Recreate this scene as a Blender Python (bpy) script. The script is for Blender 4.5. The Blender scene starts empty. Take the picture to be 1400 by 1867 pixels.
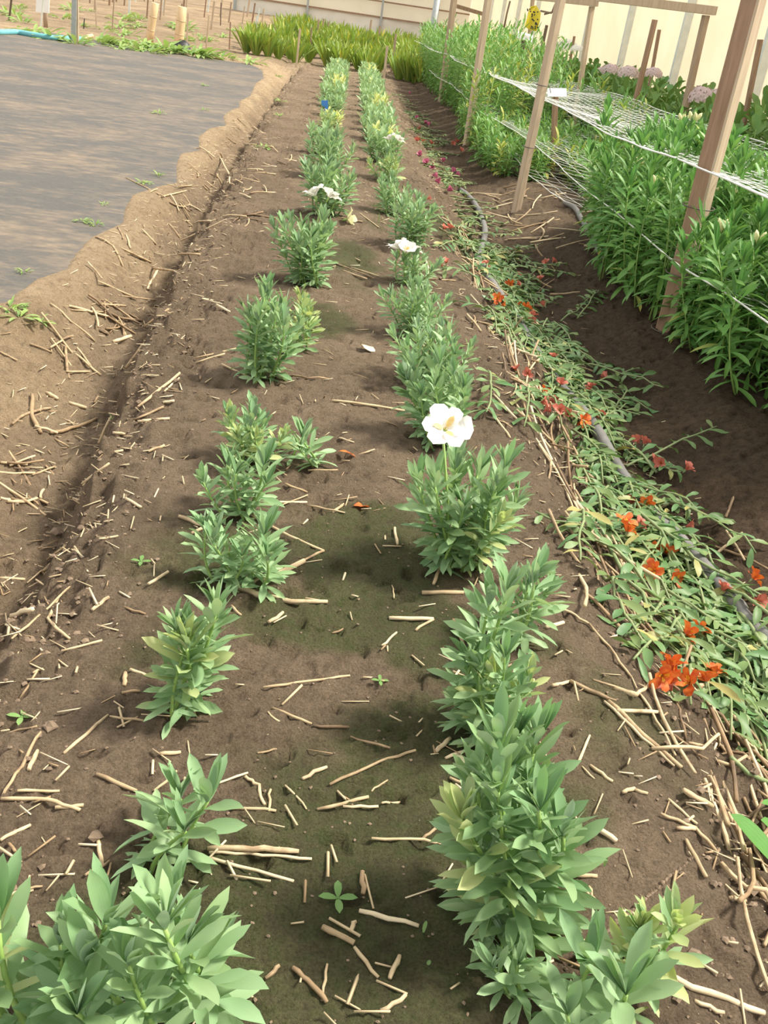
import bpy, math, random
import numpy as np
from mathutils import Vector, Matrix, Quaternion
random.seed(7)
rng = np.random.default_rng(7)
C = bpy.context.scene.collection
PI = math.pi
# ------------------------------------------------------------------ camera, world, sun, exposure
F_PX, CAM_H, ROLL, VPX, VPY = 1700.0, 1.15, math.radians(8.5), 645.0, 24.0
def cam_axes():
    d = np.array([VPX-700, -(VPY-933.5), -F_PX]); d /= np.linalg.norm(d)
    h = np.array([math.cos(ROLL), -math.sin(ROLL), 0.0])
    u = np.cross(h, d); u /= np.linalg.norm(u)
    if u[1] < 0: u = -u
    return np.array([np.cross(d, u), d, u])
RM = cam_axes()
CAM = np.array([0.0, 0.0, CAM_H])
cd = bpy.data.cameras.new('camera'); cam = bpy.data.objects.new('camera', cd); C.objects.link(cam)
m4 = Matrix([[*RM[0], 0], [*RM[1], 0], [*RM[2], CAM_H], [0, 0, 0, 1]])
cam.matrix_world = m4
cd.sensor_fit = 'VERTICAL'; cd.sensor_height = 24.0; cd.lens = 24.0*F_PX/1867.0
cd.clip_start = 0.05; cd.clip_end = 300
sc = bpy.context.scene
sc.camera = cam
sc.view_settings.view_transform = 'Standard'; sc.view_settings.look = 'None'
sc.view_settings.gamma = 1.0; sc.view_settings.use_curve_mapping = False
sc.view_settings.exposure = 0.80
w = bpy.data.worlds.new('sky'); sc.world = w; w.use_nodes = True
bg = w.node_tree.nodes['Background']; bg.inputs[0].default_value = (1.0, 0.97, 0.92, 1); bg.inputs[1].default_value = 0.74
sd = bpy.data.lights.new('sun', 'SUN'); sun = bpy.data.objects.new('sun', sd); C.objects.link(sun)
sd.energy = 4.2; sd.angle = math.radians(12); sd.color = (1.0, 0.93, 0.80)
sun_dir = Vector((0.62, 0.10, 0.85)).normalized()      # towards the sun
sun.rotation_euler = sun_dir.to_track_quat('Z', 'Y').to_euler()

# ------------------------------------------------------------------ noise and ground
def vnoise(x, y, seed=0):
    xi = np.floor(x).astype(np.int64); yi = np.floor(y).astype(np.int64)
    fx = x-xi; fy = y-yi
    fx = fx*fx*(3-2*fx); fy = fy*fy*(3-2*fy)
    def hsh(a, b):
        n = (a*374761393 + b*668265263 + seed*144665) & 0xffffffff
        n = ((n ^ (n >> 13))*1274126177) & 0xffffffff
        return ((n ^ (n >> 16)) & 0xffff)/65535.0
    a = hsh(xi, yi); b = hsh(xi+1, yi); c = hsh(xi, yi+1); d = hsh(xi+1, yi+1)
    return (a+(b-a)*fx)*(1-fy) + (c+(d-c)*fx)*fy - 0.5
def fbm(x, y, oct=4, seed=0):
    s = 0; a = 1.0
    for k in range(oct):
        s = s + a*vnoise(x*2**k, y*2**k, seed+k*17); a *= 0.5
    return s
def sstep(a, b, x):
    t = np.clip((x-a)/(b-a), 0, 1); return t*t*(3-2*t)
PX = [-60, -2.0, -1.40, -1.12, -0.88, -0.75, -0.63, -0.55, -0.42, 0.15, 0.62, 0.76, 0.92, 1.08, 1.30, 1.52, 1.75, 2.3, 2.95, 3.12, 3.35, 3.6, 60]
PZ = [-.05, -.05, -.05, -.10, -.20, -.265, -.26, -.05, -.012, 0, -.01, -.035, -.13, -.22, -.245, -.20, -.10, -.06, -.08, -.2, -.2, -.1, -.1]
MAT_Z = -0.06
def pix_ray(px, py):
    c = np.array([px-700.0, -(py-933.5), -F_PX]); return RM @ c
def at_z(px, py, z):
    r = pix_ray(px, py); t = (z-CAM_H)/r[2]; return CAM + r*t
MAT_PX = [(11,552),(61,512),(122,491),(129,475),(141,459),(167,433),(222,408),(227,379),(241,356),(290,340),(321,335),(321,298),(329,281),(363,276),(361,250),(380,235),(411,230),(406,212),(422,200),(435,198),(436,185),(456,175),(466,151),(480,144),(477,128),(459,118),(411,111),(343,101),(274,92),(206,79),(127,65),(74,55),(0,53),(-220,22),(-700,700)]
MAT_POLY = np.array([at_z(a, b, MAT_Z)[:2] for a, b in MAT_PX])
def poly_sd(x, y, poly):
    d = np.full(x.shape, 1e9); inside = np.zeros(x.shape, bool)
    n = len(poly)
    for i in range(n):
        ax, ay = poly[i]; bx, by = poly[(i+1) % n]
        ex, ey = bx-ax, by-ay
        t = np.clip(((x-ax)*ex+(y-ay)*ey)/(ex*ex+ey*ey+1e-12), 0, 1)
        d = np.minimum(d, np.hypot(x-ax-t*ex, y-ay-t*ey))
        c = ((ay > y) != (by > y)) & (x < ex*(y-ay)/(ey if abs(ey) > 1e-9 else 1e-9)+ax)
        inside ^= c
    return np.where(inside, -d, d)
def ground(x, y, detail=True):
    x = np.asarray(x, float); y = np.asarray(y, float)
    s = 0.52*(1-np.exp(-np.clip(y-1.8, 0, 99)/9.0))
    ramp = sstep(-0.40, -0.62, x)
    xw = x + s*ramp + 0.05*fbm(x*0.9, y*0.9, 2, 5)*ramp
    xw = xw + 0.05*fbm(x*1.1+9, y*1.1, 2, 8)*sstep(0.6, 0.9, x)*(x < 1.6)
    z = np.interp(xw, PX, PZ)
    # the bed ends before the leafy block at the back
    e = sstep(21.3, 23.0, y)*(x < 1.55)*(x > -1.5)
    z = z*(1-e) + (-0.13)*e
    sd_ = poly_sd(x, y, MAT_POLY)
    near = sstep(0.05, 0.40, sd_)
    z = np.where(sd_ > 0, (MAT_Z+0.003+0.010*sstep(0, .03, sd_))*(1-near)+z*near, MAT_Z-0.008-0.012*sstep(0, .04, -sd_))
    z = z + 0.036*np.clip(y-28, 0, 80)
    if detail:
        out = sstep(0.0, 0.22, sd_)
        edge = np.exp(-((xw+0.54)/0.12)**2) + 0.8*np.exp(-((xw-0.92)/0.12)**2)*(xw < 1.5)
        furrow = sstep(-0.42, -0.6, xw) + sstep(0.75, 0.9, xw)
        amp = 0.010 + 0.014*furrow + 0.085*edge
        z = z + out*amp*fbm(x*7, y*7, 4, 1) + out*(0.011+0.020*edge+.008*furrow)*fbm(x*26, y*26, 3, 3) + out*(0.013+0.012*edge)*sstep(-.15, .25, fbm(x*2.3, y*2.3, 3, 51))*fbm(x*62, y*62, 3, 53) - out*0.016*sstep(.24, .40, fbm(x*19, y*19, 2, 57)) + out*0.02*fbm(x*1.3, y*1.3, 2, 2)
        # footmarks and clods beside the nearest right-hand plants
        g = np.exp(-(((x-0.60)/0.10)**2+((y-1.00)/0.09)**2))
        z = z + g*0.030*fbm(x*16, y*16, 3, 21)
    return z
def gz(x, y): return float(ground(np.array([x]), np.array([y]))[0])
def G(px, py, dz=0.0):
    p = at_z(px, py, -0.05)
    for _ in range(12):
        p = at_z(px, py, 0.5*p[2]+0.5*(gz(p[0], p[1])+dz))
    return np.array([p[0], p[1], gz(p[0], p[1])+dz])
def at_y(px, py, Y):
    r = pix_ray(px, py); t = Y/r[1]; return CAM + r*t
def depth(p): return float((RM.T @ (np.array(p)-CAM))[2]*-1)

# ------------------------------------------------------------------ materials
def new_mat(name):
    m = bpy.data.materials.new(name); m.use_nodes = True
    nt = m.node_tree; b = nt.nodes['Principled BSDF']
    return m, nt, b
def ramp_node(nt, fac, stops):
    r = nt.nodes.new('ShaderNodeValToRGB')
    while len(r.color_ramp.elements) < len(stops): r.color_ramp.elements.new(0.5)
    for e, (p, c) in zip(r.color_ramp.elements, stops):
        e.position = p; e.color = (*c, 1)
    nt.links.new(fac, r.inputs[0]); return r.outputs[0]
def noise_node(nt, scale, detail=4, vec=None, rough=0.55):
    n = nt.nodes.new('ShaderNodeTexNoise'); n.inputs['Scale'].default_value = scale
    n.inputs['Detail'].default_value = detail; n.inputs['Roughness'].default_value = rough
    if vec is not None: nt.links.new(vec, n.inputs['Vector'])
    return n.outputs['Fac']
def coord(nt, kind='Object', scale=(1, 1, 1)):
    t = nt.nodes.new('ShaderNodeTexCoord'); mp = nt.nodes.new('ShaderNodeMapping')
    mp.inputs['Scale'].default_value = scale
    nt.links.new(t.outputs[kind], mp.inputs['Vector']); return mp.outputs[0]
def mixc(nt, fac, a, b):
    m = nt.nodes.new('ShaderNodeMix'); m.data_type = 'RGBA'
    for s, v in ((m.inputs[0], fac), (m.inputs[6], a), (m.inputs[7], b)):
        if hasattr(v, 'links') or hasattr(v, 'is_linked'): nt.links.new(v, s)
        elif isinstance(v, tuple): s.default_value = (*v, 1)
        else: s.default_value = v
    return m.outputs[2]
def bump(nt, b, h, strength=0.3, dist=0.01):
    n = nt.nodes.new('ShaderNodeBump'); n.inputs['Strength'].default_value = strength; n.inputs['Distance'].default_value = dist
    nt.links.new(h, n.inputs['Height']); nt.links.new(n.outputs[0], b.inputs['Normal'])
def attr(nt, name):
    a = nt.nodes.new('ShaderNodeAttribute'); a.attribute_name = name; return a.outputs['Fac']
def mathn(nt, op, a, b=None):
    n = nt.nodes.new('ShaderNodeMath'); n.operation = op
    for s, v in ((n.inputs[0], a), (n.inputs[1], b)):
        if v is None: continue
        if isinstance(v, (int, float)): s.default_value = v
        else: nt.links.new(v, s)
    return n.outputs[0]
def plain(name, c1, c2=None, scale=12, rough=0.7, stretch=(1, 1, 1), bstr=0.2, metallic=0.0, kind='Object'):
    m, nt, b = new_mat(name)
    v = coord(nt, kind, stretch)
    f = noise_node(nt, scale, 5, v)
    col = ramp_node(nt, f, [(0.3, c1), (0.7, c2 or tuple(x*0.75 for x in c1))])
    nt.links.new(col, b.inputs['Base Color']); b.inputs['Roughness'].default_value = rough; b.inputs['Metallic'].default_value = metallic
    bump(nt, b, f, bstr, 0.004); return m
def soil_mat():
    m, nt, b = new_mat('soil')
    v = coord(nt)
    n1 = noise_node(nt, 2.2, 6, v); n2 = noise_node(nt, 30, 9, v, 0.72); n3 = noise_node(nt, 210, 5, v, 0.75)
    base = ramp_node(nt, n1, [(0.3, (0.19, 0.140, 0.096)), (0.7, (0.31, 0.232, 0.160))])
    base = mixc(nt, mathn(nt, 'MULTIPLY', attr(nt, 'dry'), 1.0), base, ramp_node(nt, n1, [(0.25, (0.40, 0.29, 0.185)), (0.75, (0.56, 0.425, 0.275))]))
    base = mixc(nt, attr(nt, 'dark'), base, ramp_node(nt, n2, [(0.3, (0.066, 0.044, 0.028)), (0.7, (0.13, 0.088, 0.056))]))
    al = mathn(nt, 'MULTIPLY', attr(nt, 'algae'), ramp_node(nt, n2, [(0.25, (0.35,)*3), (0.6, (1,)*3)]))
    base = mixc(nt, al, base, ramp_node(nt, n1, [(0.3, (0.058, 0.080, 0.030)), (0.7, (0.125, 0.142, 0.056))]))  # algae green, with some plant shade coloured in
    fine = ramp_node(nt, n3, [(0.3, (0.42,)*3), (0.5, (1,)*3), (0.7, (1.45,)*3)])
    fine2 = ramp_node(nt, n2, [(0.30, (0.5,)*3), (0.47, (0.98,)*3), (0.66, (1.18,)*3)])
    m0 = nt.nodes.new('ShaderNodeMix'); m0.data_type = 'RGBA'; m0.blend_type = 'MULTIPLY'; m0.inputs[0].default_value = 0.85
    nt.links.new(base, m0.inputs[6]); nt.links.new(fine2, m0.inputs[7]); base = m0.outputs[2]
    mul = nt.nodes.new('ShaderNodeMix'); mul.data_type = 'RGBA'; mul.blend_type = 'MULTIPLY'; mul.inputs[0].default_value = 0.8
    nt.links.new(base, mul.inputs[6]); nt.links.new(fine, mul.inputs[7])
    nt.links.new(mul.outputs[2], b.inputs['Base Color'])
    b.inputs['Roughness'].default_value = 0.95; b.inputs['Specular IOR Level'].default_value = 0.15
    h = mathn(nt, 'ADD', mathn(nt, 'MULTIPLY', n2, 1.0), mathn(nt, 'MULTIPLY', n3, 0.3))
    bump(nt, b, h, 1.0, 0.05)
    return m
def leaf_mat(name, dark, light, under, yellow, trans=0.22, rough=0.5, vein=0.5):
    m, nt, b = new_mat(name)
    oi = nt.nodes.new('ShaderNodeObjectInfo')
    v = coord(nt)
    n = noise_node(nt, 9, 3, v)
    f = mathn(nt, 'ADD', mathn(nt, 'MULTIPLY', n, 0.7), mathn(nt, 'MULTIPLY', oi.outputs['Random'], 0.35))
    col = ramp_node(nt, f, [(0.25, dark), (0.8, light)])
    uv = nt.nodes.new('ShaderNodeTexCoord'); sep = nt.nodes.new('ShaderNodeSeparateXYZ'); nt.links.new(uv.outputs['UV'], sep.inputs[0])
    st = mathn(nt, 'SINE', mathn(nt, 'MULTIPLY', sep.outputs[0], 44.0))
    st = mathn(nt, 'MULTIPLY', mathn(nt, 'ADD', st, 1.0), 0.5*vein)
    col = mixc(nt, mathn(nt, 'MULTIPLY', st, 0.35), col, light)
    geo = nt.nodes.new('ShaderNodeNewGeometry')
    col = mixc(nt, mathn(nt, 'MULTIPLY', geo.outputs['Backfacing'], 0.75), col, under)
    col = mixc(nt, attr(nt, 'tint'), col, yellow)
    nt.links.new(col, b.inputs['Base Color']); b.inputs['Roughness'].default_value = rough
    b.inputs['Specular IOR Level'].default_value = 0.4
    tr = nt.nodes.new('ShaderNodeBsdfTranslucent'); mx = nt.nodes.new('ShaderNodeMixShader'); mx.inputs[0].default_value = trans
    bright = nt.nodes.new('ShaderNodeMix'); bright.data_type = 'RGBA'; bright.blend_type = 'MULTIPLY'; bright.inputs[0].default_value = 1.0
    bright.inputs[7].default_value = (1.1, 1.25, 0.6, 1); nt.links.new(col, bright.inputs[6]); nt.links.new(bright.outputs[2], tr.inputs[0])
    nt.links.new(b.outputs[0], mx.inputs[1]); nt.links.new(tr.outputs[0], mx.inputs[2])
    nt.links.new(mx.outputs[0], nt.nodes['Material Output'].inputs[0])
    return m
def thin_mat(name, c1, c2, trans=0.4, scale=20, rough=0.6):
    m, nt, b = new_mat(name)
    f = noise_node(nt, scale, 4, coord(nt))
    col = ramp_node(nt, f, [(0.3, c1), (0.7, c2)])
    nt.links.new(col, b.inputs['Base Color']); b.inputs['Roughness'].default_value = rough
    tr = nt.nodes.new('ShaderNodeBsdfTranslucent'); nt.links.new(col, tr.inputs[0])
    mx = nt.nodes.new('ShaderNodeMixShader'); mx.inputs[0].default_value = trans
    nt.links.new(b.outputs[0], mx.inputs[1]); nt.links.new(tr.outputs[0], mx.inputs[2])
    nt.links.new(mx.outputs[0], nt.nodes['Material Output'].inputs[0]); return m
M = {}
M['soil'] = soil_mat()
M['leaf'] = leaf_mat('alstroemeria_leaf', (0.165, 0.315, 0.145), (0.32, 0.48, 0.265), (0.36, 0.47, 0.37), (0.78, 0.76, 0.34), 0.26)
M['tall'] = leaf_mat('tall_leaf', (0.065, 0.195, 0.04), (0.155, 0.36, 0.085), (0.19, 0.35, 0.15), (0.55, 0.52, 0.12), 0.25)
M['cutleaf'] = leaf_mat('wilting_leaf', (0.05, 0.145, 0.045), (0.115, 0.235, 0.085), (0.13, 0.235, 0.115), (0.42, 0.36, 0.13), 0.15)
M['strap'] = leaf_mat('strap_leaf', (0.095, 0.20, 0.032), (0.20, 0.32, 0.055), (0.22, 0.34, 0.08), (0.6, 0.52, 0.08), 0.22)
M['broad'] = leaf_mat('broad_leaf', (0.06, 0.17, 0.035), (0.13, 0.29, 0.06), (0.16, 0.27, 0.11), (0.5, 0.5, 0.15), 0.2)
M['weed'] = leaf_mat('weed_leaf', (0.11, 0.24, 0.06), (0.22, 0.37, 0.12), (0.28, 0.42, 0.2), (0.6, 0.6, 0.2), 0.25)
M['stem'] = plain('green_stem', (0.22, 0.36, 0.09), (0.30, 0.44, 0.13), 30, 0.5)
M['stem_dull'] = plain('dull_stem', (0.15, 0.22, 0.085), (0.26, 0.30, 0.14), 25, 0.6)
M['rhizome'] = plain('pale_root', (0.60, 0.52, 0.26), (0.50, 0.45, 0.17), 25, 0.6)
def fibre(name, pale, mid, dark):
    m, nt, b = new_mat(name)
    tc = nt.nodes.new('ShaderNodeTexCoord'); mp = nt.nodes.new('ShaderNodeMapping'); mp.inputs['Scale'].default_value = (14, 1.2, 1); nt.links.new(tc.outputs['UV'], mp.inputs['Vector'])
    f1 = noise_node(nt, 1.0, 4, mp.outputs[0]); f2 = noise_node(nt, 26, 5, coord(nt))
    oi = nt.nodes.new('ShaderNodeObjectInfo')
    k = mathn(nt, 'ADD', mathn(nt, 'ADD', mathn(nt, 'MULTIPLY', f1, .5), mathn(nt, 'MULTIPLY', f2, .5)), mathn(nt, 'MULTIPLY', mathn(nt, 'SUBTRACT', oi.outputs['Random'], .5), .22))
    nt.links.new(ramp_node(nt, k, [(0.34, dark), (0.46, mid), (0.62, pale)]), b.inputs['Base Color']); b.inputs['Roughness'].default_value = .75
    bump(nt, b, f1, .4, .003); return m
M['straw'] = fibre('straw', (0.60, 0.47, 0.29), (0.44, 0.32, 0.185), (0.20, 0.13, 0.075))
M['straw_pale'] = fibre('pale_straw', (0.72, 0.60, 0.41), (0.58, 0.45, 0.28), (0.28, 0.19, 0.11))
M['straw_brown'] = fibre('brown_straw', (0.36, 0.25, 0.14), (0.25, 0.165, 0.09), (0.12, 0.08, 0.05))
M['white'] = thin_mat('white_petal', (0.92, 0.90, 0.86), (0.95, 0.93, 0.90), 0.3)
M['cream'] = thin_mat('cream_bud', (0.85, 0.82, 0.55), (0.75, 0.75, 0.38), 0.3)
M['throat'] = plain('petal_throat', (0.75, 0.62, 0.25), (0.6, 0.4, 0.15), 60, 0.6)
M['orange'] = thin_mat('orange_petal', (0.62, 0.075, 0.02), (0.80, 0.24, 0.04), 0.25, 45)
M['faded'] = thin_mat('faded_petal', (0.52, 0.11, 0.075), (0.62, 0.24, 0.17), 0.25, 30)
M['pink'] = thin_mat('pink_petal', (0.52, 0.10, 0.22), (0.62, 0.24, 0.34), 0.25, 30)
M['yellow_petal'] = thin_mat('yellow_petal', (0.85, 0.55, 0.04), (0.85, 0.35, 0.03), 0.25, 30)
M['mauve'] = thin_mat('mauve_petal', (0.62, 0.47, 0.50), (0.74, 0.62, 0.62), 0.25, 40)
M['wood'] = plain('weathered_wood', (0.44, 0.33, 0.235), (0.31, 0.225, 0.155), 9, 0.8, (6, 6, 0.5), 0.35)
M['wood_light'] = plain('pale_wood', (0.56, 0.45, 0.33), (0.42, 0.32, 0.225), 9, 0.8, (6, 6, 0.5), 0.35)
M['wood_red'] = plain('brown_wood', (0.36, 0.235, 0.155), (0.24, 0.15, 0.095), 9, 0.8, (6, 6, 0.5), 0.35)
M['wood_dark'] = plain('dark_wood', (0.16, 0.11, 0.075), (0.09, 0.065, 0.05), 9, 0.85, (6, 6, 0.5), 0.35)
M['metal'] = plain('galvanised_metal', (0.42, 0.45, 0.45), (0.33, 0.36, 0.36), 20, 0.45, (1, 1, 1), 0.05, 0.4)
M['metal_pale'] = plain('pale_metal', (0.70, 0.73, 0.69), (0.58, 0.62, 0.58), 8, 0.5, (1, 1, 1), 0.05)
M['bamboo'] = plain('bamboo', (0.74, 0.56, 0.34), (0.62, 0.43, 0.24), 8, 0.55, (3, 3, 0.6), 0.1)
M['node'] = plain('bamboo_node', (0.58, 0.42, 0.25), (0.5, 0.35, 0.2), 8, 0.6)
M['string'] = plain('white_string', (0.82, 0.84, 0.80), (0.70, 0.72, 0.68), 40, 0.6)
M['wire'] = plain('dark_wire', (0.07, 0.06, 0.055), (0.12, 0.09, 0.07), 40, 0.5)
M['sign'] = plain('white_plastic', (0.86, 0.87, 0.86), (0.78, 0.80, 0.79), 6, 0.4, (1, 1, 1), 0.02)
M['yellow'] = plain('yellow_sticky_sheet', (0.78, 0.66, 0.04), (0.68, 0.55, 0.03), 14, 0.4, (1, 1, 1), 0.05)
M['blue'] = plain('blue_plastic', (0.06, 0.27, 0.72), (0.05, 0.22, 0.62), 10, 0.4, (1, 1, 1), 0.02)
M['teal'] = plain('teal_hose', (0.16, 0.46, 0.50), (0.12, 0.36, 0.42), 20, 0.4, (1, 1, 1), 0.05)
M['hose'] = plain('grey_rubber', (0.135, 0.135, 0.13), (0.20, 0.19, 0.18), 25, 0.55, (1, 1, 1), 0.1)
M['black'] = plain('black_plastic', (0.02, 0.02, 0.024), (0.045, 0.045, 0.05), 20, 0.5)
M['clay'] = plain('clod', (0.24, 0.175, 0.12), (0.14, 0.10, 0.068), 40, 0.95, (1, 1, 1), 0.6)
M['rope'] = plain('rope', (0.20, 0.15, 0.11), (0.30, 0.22, 0.15), 40, 0.8)
def mat_cloth():
    m, nt, b = new_mat('weed_mat_fabric')
    v = coord(nt, 'Object', (0.5, 0.75, 1)); v2 = coord(nt, 'Object', (1.0, 1.9, 1))
    n1 = noise_node(nt, 1.5, 6, v, 0.6); n2 = noise_node(nt, 7, 6, v2, 0.65); n3 = noise_node(nt, 60, 3, coord(nt, 'Object', (1, 3, 1)))
    base = ramp_node(nt, n3, [(0.3, (0.048, 0.047, 0.044)), (0.7, (0.085, 0.082, 0.076))])
    k = mathn(nt, 'ADD', mathn(nt, 'MULTIPLY', n1, 0.55), mathn(nt, 'MULTIPLY', n2, 0.45))
    dirt = ramp_node(nt, k, [(0.45, (0.05,)*3), (0.54, (0.45,)*3), (0.66, (0.95,)*3)])
    col = mixc(nt, dirt, base, ramp_node(nt, n2, [(0.3, (0.13, 0.10, 0.072)), (0.7, (0.24, 0.18, 0.12))]))
    nt.links.new(col, b.inputs['Base Color']); b.inputs['Roughness'].default_value = 0.62
    bump(nt, b, mathn(nt, 'ADD', n2, mathn(nt, 'MULTIPLY', n3, 0.25)), 0.5, 0.01); return m
M['cloth'] = mat_cloth()
def film(name, c1, c2, trans, stretch):
    m = thin_mat(name, c1, c2, trans, 1.1, 0.45); return m
M['film'] = film('cream_plastic_film', (0.80, 0.66, 0.47), (0.86, 0.74, 0.56), 0.45, 1)
M['film_back'] = film('pale_plastic_film', (0.74, 0.70, 0.55), (0.82, 0.77, 0.62), 0.35, 1)
M['skirt'] = plain('white_skirt', (0.78, 0.76, 0.68), (0.70, 0.68, 0.60), 2, 0.6)

# ------------------------------------------------------------------ mesh helpers
class MB:
    def __init__(self): self.v = []; self.f = []; self.mi = []; self.uv = []; self.t = []
    def add(self, vs, fs, mi=0, uvs=None, t=0.0):
        o = len(self.v); self.v += [tuple(p) for p in vs]
        self.f += [tuple(i+o for i in q) for q in fs]; self.mi += [mi]*len(fs)
        self.uv += uvs if uvs else [(0.5, 0.5)]*len(vs)
        self.t += t if isinstance(t, list) else [t]*len(vs)
    def mesh(self, name, mats, smooth=True):
        me = bpy.data.meshes.new(name); me.from_pydata(self.v, [], self.f)
        for m in mats: me.materials.append(m)
        n = len(me.polygons)
        me.polygons.foreach_set('material_index', self.mi)
        me.polygons.foreach_set('use_smooth', [smooth]*n)
        uvl = me.uv_layers.new(name='UVMap')
        li = np.empty(len(me.loops), np.int32); me.loops.foreach_get('vertex_index', li)
        uvl.data.foreach_set('uv', np.array(self.uv, np.float32)[li].ravel())
        a = me.attributes.new('tint', 'FLOAT', 'POINT'); a.data.foreach_set('value', np.array(self.t, np.float32))
        me.update(); return me
    def build(self, name, mats, parent=None, smooth=True):
        return link(name, self.mesh(name, mats, smooth), parent)
def link(name, me, parent=None):
    o = bpy.data.objects.new(name, me); C.objects.link(o)
    if parent is not None: o.parent = parent
    return o
def tag(o, label, cat, group=None, kind=None):
    if label: o['label'] = label
    if cat: o['category'] = cat
    if group: o['group'] = group
    if kind: o['kind'] = kind
    return o
def empty(name, loc, label, cat, group=None):
    o = bpy.data.objects.new(name, None); C.objects.link(o); o.location = loc; o.empty_display_size = 0.05
    return tag(o, label, cat, group)
def unit(v):
    v = np.asarray(v, float); return v/(np.linalg.norm(v)+1e-12)
def tube(mb, pts, rad, sides=6, mi=0, t=0.0, cap=True):
    pts = [np.asarray(p, float) for p in pts]; n = len(pts)
    rad = rad if hasattr(rad, '__len__') else [rad]*n
    ref = np.array([0.31, 0.2, 0.93]); vs = []; uv = []
    for i in range(n):
        d = unit(pts[min(i+1, n-1)]-pts[max(i-1, 0)])
        a = np.cross(d, ref)
        if np.linalg.norm(a) < 0.1: a = np.cross(d, np.array([1, 0, 0.1]))
        a = unit(a); b = np.cross(d, a)
        for k in range(sides):
            q = 2*PI*k/sides; vs.append(pts[i]+rad[i]*(math.cos(q)*a+math.sin(q)*b)); uv.append((k/sides, i/max(1, n-1)))
    fs = [(i*sides+k, i*sides+(k+1) % sides, (i+1)*sides+(k+1) % sides, (i+1)*sides+k) for i in range(n-1) for k in range(sides)]
    if cap: fs += [tuple(range(sides))[::-1], tuple((n-1)*sides+k for k in range(sides))]
    mb.add(vs, fs, mi, uv, t)
def leaf(mb, o, d, up, L, W, droop=0.5, fold=0.35, nseg=6, t=0.0, mi=0, peak=0.85, tw=0.0, wave=0.0, ab=(0.95, 0.72)):
    """a blade with a folded midrib; d = start direction, droop = how far it bends away from up"""
    o = np.asarray(o, float); d = unit(d); s = np.cross(d, up)
    if np.linalg.norm(s) < 1e-3: s = np.cross(d, np.array([1, 0.2, 0]))
    s = unit(s); n = np.cross(s, d)
    vs = []; uv = []; tt = []
    p = o.copy(); step = L/nseg
    for i in range(nseg+1):
        u = i/nseg
        a = -droop*u*1.3
        dd = d*math.cos(a)+n*math.sin(a); nn = n*math.cos(a)-d*math.sin(a)
        if i: p = p+dd*step
        uu = 0.03+0.95*u; wd = W*0.5*uu**ab[0]*(1-uu)**ab[1]/((ab[0]/(ab[0]+ab[1]))**ab[0]*(ab[1]/(ab[0]+ab[1]))**ab[1]) if u < 1 else W*0.012
        q = tw*u; ss = s*math.cos(q)+nn*math.sin(q); n2 = nn*math.cos(q)-s*math.sin(q)
        wv = wave*wd*math.sin(u*9+L*100)
        vs += [p-ss*wd+n2*(fold*wd+wv), p.copy(), p+ss*wd+n2*(fold*wd-wv)]
        uv += [(0, u), (0.5, u), (1, u)]; tt += [t if not isinstance(t, tuple) else t[0]+(t[1]-t[0])*u]*3
    fs = []
    for i in range(nseg):
        a = i*3; fs += [(a, a+1, a+4, a+3), (a+1, a+2, a+5, a+4)]
    mb.add(vs, fs, mi, uv, tt)
def box(mb, c, sx, sy, sz, mi=0, R=None):
    vs = []
    for x in (-.5, .5):
        for y in (-.5, .5):
            for z in (-.5, .5):
                p = np.array([x*sx, y*sy, z*sz]);
                if R is not None: p = np.array(R @ Vector(p))
                vs.append(np.asarray(c)+p)
    mb.add(vs, [(0, 1, 3, 2), (4, 6, 7, 5), (0, 4, 5, 1), (2, 3, 7, 6), (0, 2, 6, 4), (1, 5, 7, 3)], mi)
def U(a, b): return random.uniform(a, b)
def spiral(k): return k*2.39996

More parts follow.
